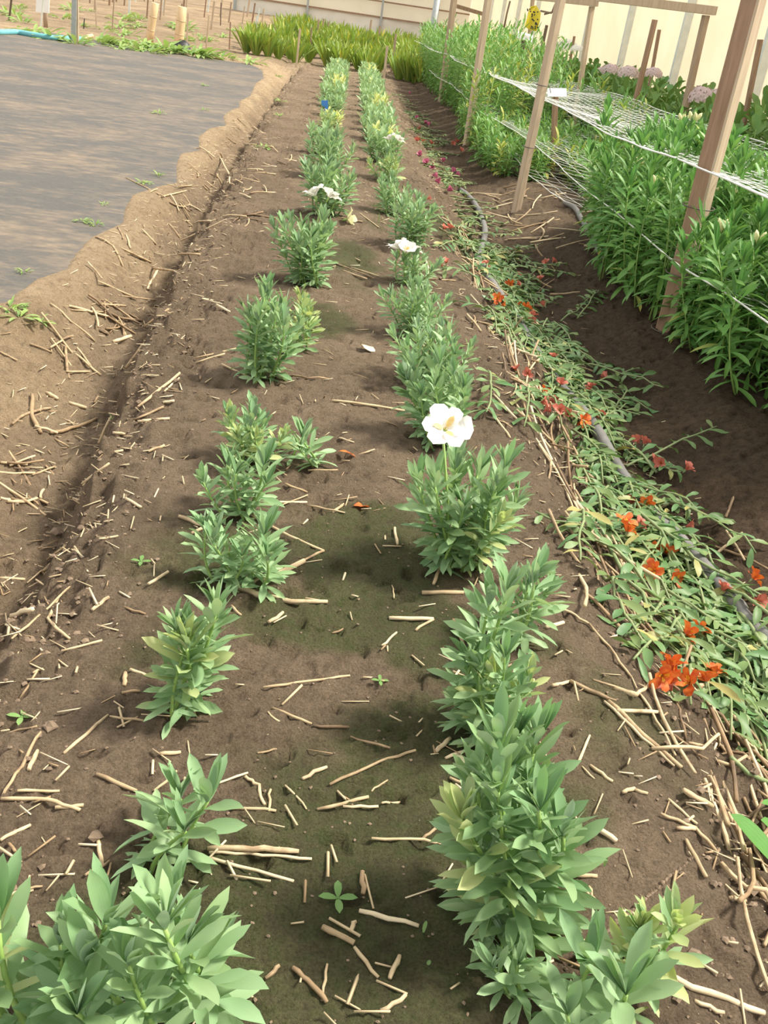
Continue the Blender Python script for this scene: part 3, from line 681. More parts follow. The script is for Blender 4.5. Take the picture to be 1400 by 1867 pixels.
def far_post(bpx, tpx, wpx, mat, label, Y, zb=None, ext=1.0, rot=.4, name='wooden_post', cat='post'):
    """a post whose foot is hidden among plants: it stands on the ground at distance Y"""
    tp = at_y(*tpx, Y); bp = at_y(*bpx, Y); d = (tp-bp)/(tp[2]-bp[2]); g0 = gz(bp[0], Y)
    base = bp+d*(g0-bp[2])
    return stake(name, None, tpx, wpx, mat, label, cat, ext, -.05, base=base, rot=rot)
o, b, t, wd = far_post((1056, 165), (1079, 12), 11, 'wood_light', 'pale post carrying the left end of the low top rail at the inner net side', 13.0); A1 = t
o, b, t, wd = far_post((1257, 160), (1287, 28), 15, 'wood', 'wooden post under the right end of the long top rail', 10.5); A2 = t
o, b, t, wd = far_post((1163, 165), (1194, 36), 11, 'wood_red', 'brown stake among the mauve-flowered bushes, taller of the close pair', 11.5, name='wooden_stake', cat='stake')
o, b, t, wd = far_post((1187, 140), (1202, 54), 7, 'wood_red', 'thin brown stake among the mauve-flowered bushes, shorter of the close pair', 12.5, name='wooden_stake', cat='stake')
o, b, t, wd = far_post((1368, 165), (1386, 72), 11, 'wood_red', 'short brown stake beyond the thick rough post, before the cream wall', 9.5, name='wooden_stake', cat='stake')
o, b, t, wd = far_post((987, 90), (997, 46), 6, 'wood_dark', 'dark thin stake before the cream wall, near the yellow sheet', 17, name='wooden_stake', cat='stake')
o, b, t, wd = far_post((1042, 95), (1047, 66), 5, 'wood_red', 'thin brown stake behind the white flower heads', 17, name='wooden_stake', cat='stake')
o, b, t, wd = far_post((949, 110), (957, 60), 9, 'wood_dark', 'dark stake with a white tag under the yellow sheet', 16, name='wooden_stake', cat='stake')
mb = MB(); box(mb, at_y(957, 67, 15.9), .24, .01, .12, 0, Matrix.Rotation(.12, 3, 'Y') @ Matrix.Rotation(-.6, 3, 'X')); tag(mb.build('plant_label', [M['sign']], None, False), 'white tag on the dark stake under the yellow sheet', 'label')
o, b, t, wd = far_post((962, 105), (972, -10), 8, 'wood', 'brown stake that the yellow sheet hangs on', 16.1, name='wooden_stake', cat='stake')
def yellow_sheet():
    mb = MB(); Y = 15.85
    P_ = [(968, 12), (978, 10), (986, 24), (984, 40), (978, 57), (967, 55), (957, 48), (961, 34), (964, 20)]
    fr = [at_y(a, b_, Y+.03*math.sin(i*1.7)) for i, (a, b_) in enumerate(P_)]; bk = [p+np.array([0, .05, 0]) for p in fr]; n = len(P_)
    mb.add(fr+bk, [tuple(range(n)), tuple(range(2*n-1, n-1, -1))]+[(i, (i+1) % n, n+(i+1) % n, n+i) for i in range(n)])
    random.seed(2)
    for k in range(26):
        a, b_ = U(961, 981), U(16, 52); p = at_y(a, b_, Y-.035)
        mb.add([p+np.array([.012*math.cos(q), 0, .012*math.sin(q)]) for q in np.linspace(0, 6.28, 7)[:-1]], [(0, 1, 2, 3, 4, 5)], 1)
    tag(mb.build('sticky_trap', [M['yellow'], M['black']], None, False), 'crumpled yellow sticky insect sheet hanging on a brown stake', 'insect trap')
yellow_sheet()
def rail(p, q, r, mat, label, h=None):
    mb = MB(); p = np.array(p); q = np.array(q); ax = q-p; L = np.linalg.norm(ax)
    R = Vector((1, 0, 0)).rotation_difference(Vector(ax/L)).to_matrix()
    box(mb, (p+q)/2, L, r, h or r*.7, 0, R)
    return tag(mb.build('top_rail', [M[mat]], None, False), label, 'rail')
rail(A2+np.array([.08, 0, .05]), at_y(1090, -6, 10.5), .11, 'wood_light', 'long pale wooden rail lying on the post before the cream wall')
rail(A1+np.array([.06, 0, .05]), at_y(760, -30, 13.0), .12, 'wood_light', 'pale wooden top rail running over the netted bed, left of the long rail')
rail(at_y(828, 10, 19.5), at_y(882, 26, 19.5), .09, 'wood_red', 'reddish cross rail between two posts of the netted bed')
# loose black cable hanging from the rail
for i, pts in enumerate((((985, 20), (1005, 24), (1012, 8)), ((930, 2), (924, 25), (919, 50)), ((992, 26), (1008, 22), (1014, 10)))):
    mb = MB(); tube(mb, [at_y(a, b_, 12.95+.02*i) for a, b_ in pts], .012, 5)
    tag(mb.build('cable', [M['rope']]), ['dark cable loop hanging beside the yellow sheet, upper one', 'dark cable end dangling from the top rail', 'dark cable loop hanging beside the yellow sheet, lower one'][i], 'cable')

# ------------------------------------------------------------------ support nets
def net(z0, x0, x1, y0, y1, dx, dy, sag, seed, rad, label):
    random.seed(seed); mb = MB()
    def pt(x, y):
        u = (x-x0)/(x1-x0); v = (y-y0)/(y1-y0)
        n = float(fbm(np.array([x*2.2]), np.array([y*.8]), 2, seed)[0]); n2 = float(fbm(np.array([x*1.3+7]), np.array([y*1.1]), 2, seed+9)[0])
        return np.array([x+.08*n2, y+.08*n, max(z0-sag*4*u*(1-u)+.07*n*sag/.1*.6+.012*math.sin(y*.9+seed), gz(x, y)+.05) ])
    nx = int((x1-x0)/dx); ny = int((y1-y0)/dy)
    for i in range(nx+1):
        x = x0+(x1-x0)*i/nx
        tube(mb, [pt(x, y0+(y1-y0)*j/(ny*1)) for j in range(ny+1)], rad*(1.9 if i in (0, nx) else 1.0), 3, cap=False)
    for j in range(ny+1):
        y = y0+(y1-y0)*j/ny
        tube(mb, [pt(x0+(x1-x0)*i/(nx*2), y+.03*math.sin(i*1.9+j)) for i in range(nx*2+1)], rad*.8, 3, cap=False)
    return tag(mb.build('support_net', [M['string']]), label, 'net')
net(.71, 1.70, 3.12, 2.3, 28.0, .080, .15, .06, 4, .0026, 'upper white string support net stretched over the tall green bed')
net(.30, 1.72, 3.10, 2.3, 22.0, .16, .22, .06, 6, .0024, 'lower white string support net threaded through the tall green bed')
net(.06, 1.78, 3.10, 7.6, 15.0, .16, .24, .05, 8, .0020, 'lowest white string net lying close over the regrowing clumps')

# ------------------------------------------------------------------ flowering bushes before the cream wall
def head_mesh(name, mat, seed, n=70, R=.12):
    random.seed(seed); mb = MB()
    for k in range(n):
        u = (k+.5)/n; ph = math.acos(1-1.15*u); az = spiral(k)
        d = np.array([math.sin(ph)*math.cos(az), math.sin(ph)*math.sin(az), math.cos(ph)*.75]); p = d*R*U(.9, 1.05)
        for q in range(4):
            a = q*PI/2+k; s = unit(np.cross(d, (.3, .2, .9))); t = np.cross(unit(d), s)
            leaf(mb, p, s*math.cos(a)+t*math.sin(a)+unit(d)*.35, unit(d), R*.22, R*.17, .3, .1, 2)
    tube(mb, [(0, 0, -.45), (0, 0, .02)], [.01, .012], 5, 1)
    return mb.mesh(name, [mat, M['stem']])
HEAD_W = head_mesh('white_head', M['white'], 3); HEAD_M = head_mesh('mauve_head', M['mauve'], 4)
BUSH = [whole_plant('bush', 11, .85, 1.2, .80, .19, .085, 17, 120+i, M['broad'], 4, .02, (-.1, 1.1), .55) for i in range(4)]
GB = 'broad-leaved bushes before the cream wall'
bushes = []
random.seed(31)
for y in np.arange(6.8, 22, .62):
    for x in (3.62, 4.22):
        o = empty('flowering_bush', (x+U(-.1, .1), y+U(-.1, .1), 0), 'broad-leaved dark green bush in the bed before the cream wall', 'bush', GB)
        o.location.z = gz(o.location.x, o.location.y)-.01
        f = link('foliage', random.choice(BUSH), o); f.rotation_euler.z = U(0, 6); s = U(.9, 1.1)*(1 if y < 12 else .95); f.scale = (s, s, s*1.02)
        bushes.append(o)
def heads(pxs, me, R, word):
    for i, (px, py, s) in enumerate(pxs):
        best = None
        for o in bushes:
            if abs(o.location.x-3.62) > .2: continue
            p = at_y(px, py, o.location.y); dd = abs(p[0]-o.location.x)
            if best is None or dd < best[0]: best = (dd, o, p)
        _, o, p = best
        h = link('flower_head', me, o); h.location = Vector(p)-o.location; k = 1.55*s*depth(p)/F_PX/.24; h.scale = (k, k, k)
        h['label'] = word+' flower head'
        if 'bearing' not in o['label']:
            o['label'] = f'bush bearing {word} flower heads before the cream wall, {ORD[len([q for q in bushes if "bearing" in q["label"]])]} from far end'
heads([(987, 97, 22), (1012, 90, 22), (1035, 88, 24), (1052, 92, 16)], HEAD_W, .12, 'white')
heads([(1014, 125, 22), (1094, 136, 20), (1112, 132, 24), (1145, 137, 26), (1190, 137, 22)], HEAD_M, .12, 'mauve')
heads([(1275, 182, 38), (1312, 176, 24)], HEAD_M, .12, 'pale mauve')
mb = MB(); xs = [3.08, 3.45]; mb.add([(a, y, gz(a, y)+.012) for y in np.arange(5, 18, .25) for a in xs], [(2*i, 2*i+1, 2*i+3, 2*i+2) for i in range(51)])
tag(mb.build('path_mat', [M['black']]), 'narrow black mat on the path between netted bed and bushes', 'ground cover')

# ------------------------------------------------------------------ strap-leaved block at the back
def strap_clump(name, n, L, W, seed):
    random.seed(seed); mb = MB()
    for k in range(n):
        az = spiral(k); e = U(1.05, 1.5); d = (math.cos(az)*math.cos(e), math.sin(az)*math.cos(e), math.sin(e))
        leaf(mb, (math.cos(az)*.07, math.sin(az)*.07, 0), d, (0, 0, 1), L*U(.7, 1.1), W*U(.8, 1.2), U(.05, .4), U(.15, .4), 5, U(.0, .25) if random.random() > .1 else U(.4, .9), 0, .8, U(-.8, .8), .2)
    return mb.mesh(name, [M['strap']])
STRAP = [strap_clump('strap_clump', 34, .66, .062, 140+i) for i in range(4)]
random.seed(41)
def straps(x0, x1, rows, label, group):
    for (py, off) in rows:
        px = x0+off
        while px < x1:
            b = G(px+U(-6, 6), py+(px-645)*.149+U(-3, 3)); o = link('strap_leaf_plant', random.choice(STRAP)); o.location = b-np.array([0, 0, .01]); o.rotation_euler.z = U(0, 6.3)
            s = U(.85, 1.15); o.scale = (s, s, s); tag(o, label, 'plant', group); px += U(15, 20)
straps(450, 572, [(128, 0), (117, 6), (107, 14)], 'yellow-green strap-leaved plant of the left block behind the bed', 'left block of strap-leaved plants')
straps(515, 625, [(98, 0), (90, 10), (83, 0), (77, 8)], 'yellow-green strap-leaved plant of the rearmost left block', 'rear block of strap-leaved plants')
straps(592, 692, [(128, 0), (117, 4), (107, 6), (98, 10), (90, 12), (83, 20)], 'yellow-green strap-leaved plant straight behind the two planted rows', 'middle block of strap-leaved plants')
straps(722, 790, [(133, 0), (122, 0), (112, 0), (103, 0), (95, -10), (88, -20), (82, -30)], 'yellow-green strap-leaved plant of the right block beside the metal pipe', 'right block of strap-leaved plants')
# stakes at the back
GS = 'thin stakes of the back field'
named = [((540,122),(547,52),4.5,'wood_light','pale stake at the front corner of the left strap-leaved block'), ((528,108),(536,70),5,'wood','leaning grey-brown stake close behind the pale corner stake'), ((565,113),(568,50),3,'wood_red','thin brown stake in the gap between the left and middle leafy blocks'),
 ((577,85),(581,36),4,'wood','brown stake deep in the gap between the leafy blocks, nearest the left block'), ((586,82),(590,34),4,'wood','brown stake deep in the gap between the leafy blocks, middle of three'), ((594,80),(599,40),4,'wood','brown stake deep in the gap between the leafy blocks, third of three'),
 ((672,75),(677,36),4,'wood','thin brown stake at the start of the gap right of the middle leafy block'), ((686,95),(693,47),5,'wood','knobbly brown stake in the gap right of the middle leafy block'), ((700,141),(706,84),5,'wood_light','pale stake just behind the far end of the right planted row'), ((713,134),(722,62),5,'wood','taller brown stake behind the far end of the right planted row'),
 ((418,90),(420,40),3,'wood_red','thin dark stake left of the leafy blocks'), ((375,94),(381,28),4,'wood_light','pale thin stake right of the two bamboo posts'), ((340,84),(343,24),4,'wood_light','pale stake close behind the right bamboo post'), ((475,58),(481,16),4,'wood_light','pale stake at the back left of the leafy blocks'), ((402,46),(403,5),2.5,'wood_dark','dark thin rod far behind the bamboo posts'),
 ((176,54),(174,-5),3.5,'wood_light','pale thin stake right of the grey metal post'), ((204,60),(208,-5),3,'wood','thin brown stake midway between the metal post and the bamboo'), ((16,37),(21,-4),5,'wood_dark','dark leaning stake at the far left corner'), ((73,52),(79,-4),4,'metal_pale','pale thin rod before the white board'), ((152,52),(154,34),2.5,'black','short black rod beside the grey metal post')]
for bp, tp, w_, m_, lb in named:
    stake('garden_stake', bp, tp, w_, m_, lb, 'stake', 1.0 if tp[1] > 0 else 1.25, -.05, rot=.3)
random.seed(51)
for k in range(46):
    px = U(40, 470); hz = 20+(px-645)*.149
    py = hz+U(38, 75); Lp = U(30, 60)
    if abs(px-133) < 10: continue
    b = G(px, py)
    stake('garden_stake', (px, py), (px+Lp*.13*((px-100)/300), py-Lp), U(3, 5.5), random.choice(['wood', 'wood_light', 'wood_red', 'metal_pale']), 'thin weathered stake in the sunlit back field behind the mat', 'stake', 1, -.05, group=GS, rot=.2)
o, b, t, wd = stake('metal_post', (134, 80), (136.5, -5), 13, 'metal', 'grey square metal post paired with a pale batten at the mat edge', 'post', 1.15, -.05, rot=.0)
o, b, t, wd = stake('wooden_batten', (141, 81), (141, -5), 7, 'wood_light', 'pale wooden batten standing against the grey metal post', 'post', 1.15, -.05, rot=.0)
def bamboo(bp, tp, w_, label):
    b = G(*bp); t = at_y(*tp, b[1]); wd = w_*depth(b)/F_PX/2
    root = empty('bamboo_post', b, label, 'post'); mb = MB(); ax = t-b
    tube(mb, [ax*u-np.array([0, 0, .05*(u == 0)]) for u in (0, .3, .62, .99)]+[ax], [wd*1.05, wd, wd, wd, wd*.9], 14); mb.build('pole', [M['bamboo']], root)
    for u in (.33, .66):
        mb = MB(); tube(mb, [ax*(u-.012), ax*u, ax*(u+.012)], [wd*1.0, wd*1.07, wd*1.0], 14); mb.build('node_ring', [M['node']], root)
bamboo((271, 80), (283, 5), 14, 'short thick bamboo post behind the mat, left of the pair')
bamboo((325, 88), (332, 12), 17, 'short thick bamboo post behind the mat, paler one of the pair')
def board():
    mb = MB(); Y = G(77, 52)[1]+.5
    p = [at_y(a, b_, Y) for a, b_ in ((65, 22), (89, 24), (91, -25), (67, -27))]
    q = [a+np.array([0, .03, 0]) for a in p]
    mb.add(p+q, [(0, 1, 2, 3), (7, 6, 5, 4), (0, 4, 5, 1), (1, 5, 6, 2), (2, 6, 7, 3), (3, 7, 4, 0)])
    root = empty('sign_board', (p[0]+p[1])/2, 'blank white board on a wooden foot far behind the mat', 'sign'); root.location.z = gz(root.location.x, Y)
    o = mb.build('panel', [M['sign']], root, False); o.location = -root.location
    mb = MB(); c = (p[0]+p[1])/2; g = gz(c[0], Y+.1); tube(mb, [(c[0]+.05, Y+.06, g-.05), (c[0]+.05, Y+.06, c[2]+.3)], .05, 8); o = mb.build('foot', [M['wood']], root); o.location = -root.location
board()
def ground_tube(name, pxs, r, mat, label, cat, dz=0.0, sides=10, obj=None):
    cps = [G(*a, r*.7+dz) for a in pxs]
    pts = []
    for i in range(len(cps)-1):
        p0 = cps[max(0, i-1)]; p1 = cps[i]; p2 = cps[i+1]; p3 = cps[min(len(cps)-1, i+2)]
        for k in range(6):
            u = k/6; q = .5*((2*p1)+(p2-p0)*u+(2*p0-5*p1+4*p2-p3)*u*u+(3*p1-p0-3*p2+p3)*u**3)
            q[2] = max(q[2], gz(q[0], q[1])+r*.5+dz) if obj is None else q[2]; pts.append(q)
    pts.append(cps[-1]); mb = MB(); tube(mb, pts, r, sides)
    return tag(mb.build(name, [M[mat]]), label, cat)
ground_tube('garden_hose', [(-60, 57), (0, 59), (30, 59), (60, 64), (95, 69), (130, 71), (148, 72)], .055, 'teal', 'teal garden hose lying along the far edge of the mat', 'hose', .02)
ground_tube('garden_hose', [(148, 72), (158, 67), (168, 65)], .04, 'bamboo', 'short yellowish hose end beside the grey metal post', 'hose', .02)
mb = MB(); c = G(331, 94)
vs = [c+np.array([.22*math.cos(a)*math.sin(p), .15*math.sin(a)*math.sin(p), .02+.22*math.cos(p)*(1 if p < 1.6 else .1)])*1+np.array([U(-.02, .02)]*3) for p in (.2, .8, 1.5) for a in np.linspace(0, 6.28, 9)[:-1]]
mb.add(vs, [(i*8+k, i*8+(k+1) % 8, (i+1)*8+(k+1) % 8, (i+1)*8+k) for i in range(2) for k in range(8)]+[tuple(range(8))])
tag(mb.build('plastic_bag', [M['black']]), 'crumpled black plastic lump at the mat edge beside the paler bamboo post', 'plastic')

# ------------------------------------------------------------------ hose in the furrow, cut stems and fallen flowers
ground_tube('drip_hose', [(838, 345), (862, 368), (880, 400), (884, 428), (876, 458), (873, 482), (892, 508), (935, 570), (1000, 665), (1075, 775), (1130, 860), (1182, 928), (1245, 992), (1310, 1065), (1360, 1130), (1402, 1172), (1450, 1225)], .024, 'hose', 'grey rubber hose running along the right furrow under the cut stems', 'hose', .006, 12)
ground_tube('drip_hose', [(1030, 370), (1048, 380), (1060, 400), (1078, 430), (1100, 470)], .022, 'hose', 'short grey hose end coming out under the netted plants behind the bare soil', 'hose', .004, 12)
def lying_stem(x, y, ang, L, nl, lL, lW, zup, seed, label, mats=('stem_dull', 'cutleaf'), fl=None, nfl=0, fscale=1.0, group='cut stems thrown in the right furrow', rad=.0055):
    random.seed(seed); pts = []; a = ang; px, py = x, y; n = 9; up = U(.4, 1)*zup
    for i in range(n):
        pts.append(np.array([px, py, gz(px, py)+rad+up*(.35+.65*math.sin(PI*i/(n-1)))])); a += U(-.13, .13); px += math.cos(a)*L/(n-1); py += math.sin(a)*L/(n-1)
    mb = MB(); tube(mb, pts, [rad*(1-.5*i/n) for i in range(n)], 6)
    root = mb.build('cut_stalk', [M[mats[0]]]); tag(root, label, 'cut stem', group)
    fo = MB()
    for k in range(nl):
        u = .12+.86*(k+.5)/nl; i = min(n-2, int(u*(n-1))); f = u*(n-1)-i; p = pts[i]*(1-f)+pts[i+1]*f
        dr = unit(pts[i+1]-pts[i]); sd_ = unit(np.cross(dr, (0, 0, 1)))*(1 if k % 2 else -1)
        d = unit(dr*U(.1, 1.1)+sd_*U(.5, 1.2)+np.array([0, 0, U(-.1, .55)]))
        leaf(fo, p, d, (0, 0, 1), lL*U(.6, 1.15), lW*U(.7, 1.2), U(.2, .9), U(.05, .5), 5, U(0, .25) if random.random() > .06 else U(.5, .9), 0, .9, U(-1.2, 1.2), U(0, .3))
    for q in range(0, len(fo.v)):     # leaves rest on the soil instead of sinking into it
        v = fo.v[q]
        if q % 3 == 1 or True:
            pass
    arr = np.array(fo.v); g = ground(arr[:, 0], arr[:, 1])+.004; arr[:, 2] = np.maximum(arr[:, 2], g); fo.v = [tuple(v) for v in arr]
    fo.build('foliage', [M[mats[1]]], root)
    for k in range(nfl):
        f = link('flower', random.choice(fl), root); e = pts[-1]+np.array([U(-.05, .05), U(-.05, .05), .025])
        f.location = e; f.rotation_euler = (U(-1.2, 1.2), U(-1.2, 1.2), U(0, 6)); f.scale = (fscale*U(.85, 1.1),)*3
    return root
def strip_x(y): return 1.06+.02*math.sin(y*1.7)
random.seed(61)
spots = []
for k in range(185):
    y = 1.5+5.5*((k+.5)/185)**1.15+U(-.12, .12); y = max(y, 1.9+U(0, .3)); spots.append((strip_x(y)+random.gauss(.02, .12), y))
for k, (x, y) in enumerate(spots):
    ang = -PI/2+random.gauss(.12, .38) if random.random() < .78 else PI/2+random.gauss(0, .6)
    ang0 = ang; L = U(.28, .55)
    far = y > 3.9
    fl = None; nfl = 0
    if random.random() < .17: fl = FADED_FLOWER if far or random.random() < .8 else ORANGE_FLOWER; nfl = random.choice([1, 2])
    zone = 'near stretch' if y < 2.6 else 'middle stretch' if y < 4.4 else 'far stretch'
    lying_stem(x, y, ang, L, random.choice([13, 15, 18]), .085, .021, .06, 600+k, f'cut green alstroemeria stem lying in the right furrow, {zone} of the heap' if not nfl else f'cut stem with wilted red flower on the furrow heap, {zone}', fl=fl, nfl=nfl, fscale=.8)
    random.seed(900+k)
# the pale-leaved ones with their tips towards the camera
for i, (px, py, ang, L) in enumerate([(1085, 985, -1.35, .55), (1100, 900, -1.25, .6), (1150, 960, -1.2, .55), (1240, 1010, -1.3, .5), (1290, 1080, -1.2, .5), (1340, 1130, -1.45, .4), (1350, 1180, -1.7, .4)]):
    p = G(px, py); lying_stem(p[0], p[1], ang, L, 12, .085, .024, .07, 700+i, f'long pale green cut stem on top of the furrow heap, {ORD[i]} from afar', rad=.0065)
flowers = [(1208, 1222, 1), (1235, 1228, 1), (1262, 1240, 1), (1290, 1236, 1), (1222, 1208, 1), (1305, 1222, 1), (1250, 1150, 1), (1275, 1146, 1), (1195, 1000, 1), (1222, 1008, 1), (1196, 1035, 1), (1230, 1045, 1), (1180, 912, 1), (1160, 908, 0), (1372, 1052, 1),
  (1190, 838, 0), (1208, 840, 0), (1160, 802, 0), (1175, 806, 0), (1108, 684, 0), (1065, 708, 0), (1078, 705, 0), (1040, 752, 0), (1062, 762, 1), (1072, 764, 1), (1100, 752, 0), (985, 730, 0), (1008, 740, 0), (1020, 745, 0), (1022, 700, 0), (905, 550, 1), (922, 556, 1), (945, 556, 1), (960, 558, 1), (995, 552, 0), (932, 515, 1), (942, 517, 0), (985, 508, 0), (1010, 650, 0), (1250, 955, 0)]
for i, (px, py, o_) in enumerate(flowers):
    random.seed(300+i); p = G(px, py, .055); o = link('fallen_flower', random.choice(ORANGE_FLOWER if o_ else FADED_FLOWER)); o.location = p-np.array([0, 0, .012])
    o.rotation_euler = (U(-1.3, 1.3), U(-1.3, 1.3), U(0, 6)); k_ = .72 if o_ else .78; o.scale = (k_,)*3
    tag(o, 'bright orange alstroemeria flower fallen on the furrow heap' if o_ else 'wilted brick-red alstroemeria flower fallen on the furrow heap', 'flower', 'orange flowers on the furrow heap' if o_ else 'wilted red flowers on the furrow heap')
# farther stretch of the furrow: cut stems and pink flowers too small to show parts
def flat_cut(seed):
    random.seed(seed); mb = MB(); n = 6; pts = [np.array([i*.09-.22, U(-.02, .02), .025]) for i in range(n)]; tube(mb, pts, .005, 4, 1)
    for k in range(14):
        p = pts[random.randrange(n)]; a = U(0, 6.28); leaf(mb, p, (math.cos(a), math.sin(a), U(0, .7)), (0, 0, 1), U(.06, .1), U(.016, .024), U(.2, .8), .3, 3, U(0, .5))
    return mb.mesh('flat_cut', [M['cutleaf'], M['stem_dull']])
FLAT = [flat_cut(410+i) for i in range(4)]
random.seed(71)
for k in range(90):
    y = U(6.8, 19); x = .98+random.gauss(.12, .15); o = link('cut_stalk', random.choice(FLAT)); o.location = (x, y, gz(x, y)); o.rotation_euler.z = U(0, 6.3)
    tag(o, 'small cut green stem scattered along the far right furrow', 'cut stem', 'cut stems along the far right furrow')
for i, (px, py) in enumerate([(762, 257), (770, 260), (785, 262), (782, 228), (776, 226), (768, 280), (802, 330), (798, 322), (815, 345), (830, 317), (825, 312), (808, 295), (778, 298), (760, 215), (766, 235), (745, 170), (840, 275), (823, 262), (833, 260), (790, 308)]):
    random.seed(480+i); p = G(px, py, .03); me = PINK_FLOWER if py > 275 or py < 235 else FADED_FLOWER[0]; o = link('fallen_flower', me); o.location = p-np.array([0, 0, .01]); o.rotation_euler = (U(-1, 1), U(-1, 1), U(0, 6)); o.scale = (1.25,)*3
    tag(o, 'pink faded flower fallen in the far right furrow' if me is PINK_FLOWER else 'orange-red faded flower fallen in the far right furrow', 'flower', 'pink flowers of the far furrow' if me is PINK_FLOWER else 'orange flowers of the far furrow')
# broad cut leaves at the lower right
def cut_leaf(pa, pb, W, label, seed):
    random.seed(seed); a = G(*pa, .03); b = G(*pb, .03); mb = MB(); d = b-a
    leaf(mb, a, unit(d+np.array([0, 0, .05])), (0, 0, 1), np.linalg.norm(d), W, .05, .3, 8, 0, 0, .8)
    arr = np.array(mb.v); arr[:, 2] = np.maximum(arr[:, 2], ground(arr[:, 0], arr[:, 1])+.004); mb.v = [tuple(v) for v in arr]
    tag(mb.build('cut_leaf', [M['tall']]), label, 'leaf')
cut_leaf((1440, 1600), (1305, 1500), .055, 'broad dark green leaf lying at the right frame edge, upper of two', 1)
cut_leaf((1450, 1560), (1362, 1512), .05, 'broad dark green leaf lying at the right frame edge, behind the larger one', 2)
cut_leaf((1460, 1480), (1370, 1490), .03, 'narrow green leaf curving in from the right frame edge', 3)

# ------------------------------------------------------------------ straw: hand-placed pieces, then the scattered ones
random.seed(81)
def straw(pxs, w_, mat='straw', label=None, group=None, name='straw_piece', flat=.55, dz=0.0):
    pts = []
    for i in range(len(pxs)-1):
        a_, b_ = G(*pxs[i]), G(*pxs[i+1])
        for u in np.linspace(0, 1, 5)[:-1]:
            q_ = a_*(1-u)+b_*u; q_[2] = gz(q_[0], q_[1]); pts.append(q_)
    pts.append(G(*pxs[-1])); r = w_*.5*depth(pts[0])/F_PX
    zs = np.array([p[2] for p in pts]); k = np.linspace(0, 1, len(pts)); c = np.polyfit(k, zs, 1 if len(pxs) == 2 else 2); fit = np.polyval(c, k)
    lift = max(0, float(np.max(zs-fit))*.6)
    pts = [np.array([p[0]+U(-.002, .002), p[1]+U(-.002, .002), f+lift+r*.55+dz]) for p, f in zip(pts, fit)]
    mb = MB(); n = len(pts); tube(mb, pts, [r*U(.85, 1.05)*(1 if 0 < i < n-1 else .85) for i in range(n)], 6)
    return tag(mb.build(name, [M[mat]]), label, 'straw', group)
LB = ('pale dry straw piece lying on the bed between the planted rows', 'straw pieces on the bed')
LL = ('dry straw piece on the left shoulder of the bed', 'straw pieces on the left shoulder of the bed')
LF = ('dry straw piece in the left furrow below the mat', 'straw pieces in the left furrow')
LR = ('dry straw piece on the right shoulder of the bed', 'straw pieces on the right shoulder of the bed')
HB = [((479,1259),(560,1250),(638,1236),5),((496,1295),(567,1324),6),((569,1327),(634,1329),6,'straw_brown'),((638,1348),(709,1365),5),((600,1433),(690,1393),(757,1370),6),((552,1421),(594,1400),8,'straw_pale'),((578,1479),(671,1459),7),((626,1474),(690,1470),6,'straw_pale'),((694,1470),(730,1467),5),((676,1534),(770,1545),(857,1563),6),((768,1534),(800,1510),6),((423,1476),(505,1479),6),((446,1417),(471,1434),(481,1470),7),((490,1480),(492,1440),6),((380,1552),(460,1553),(542,1556),11,'straw_pale'),((380,1557),(480,1561),(570,1567),6,'straw_pale'),((345,1560),(400,1573),(535,1610),7,'straw_pale'),((660,1591),(663,1634),11,'straw_brown'),((652,1662),(763,1690),9,'straw_pale'),((588,1692),(645,1724),12),((645,1729),(690,1783),8),((727,1748),(712,1788),10),((692,1845),(741,1819),9,'straw_pale'),((594,1760),(591,1812),6),((534,1764),(570,1800),(597,1833),10,'straw_brown'),((484,1785),(511,1760),9),((636,1700),(648,1680),9),((521,1434),(560,1476),4),((676,1443),(707,1423),4),((696,1179),(722,1154),5,'straw_pale'),((483,920),(560,920),5,'straw_pale'),((560,920),(629,936),4),((606,936),(627,921),6),((604,733),(665,739),(738,752),5),((526,686),(560,692),(599,690),4),((520,886),(560,899),5),((617,799),(646,809),4,'straw_pale'),((561,868),(616,867),4),((491,1139),(516,1119),8,'straw_pale'),((422,1107),(440,1127),5),((543,1030),(589,1010),5),((770,1083),(844,1083),9),((790,1070),(804,1034),7),((708,1128),(790,1130),8,'straw_pale'),((756,1150),(790,1131),6),((826,1130),(847,1181),7,'straw_brown'),((793,1371),(821,1347),9,'straw_pale'),((813,1383),(851,1369),7,'straw_pale'),((821,1418),(874,1441),6),((718,968),(724,1000),6,'straw_pale'),((715,1070),(717,1098),3),((470,1375),(505,1365),4),((690,1240),(702,1245),4),((605,1155),(625,1150),4),((487,1300),(510,1318),4),((640,490),(690,505),3),((612,480),(680,510),3),((625,497),(668,512),4),((730,465),(780,490),4),((500,930),(560,905),3),((656,390),(690,415),2.5),((612,398),(660,410),2.5)]
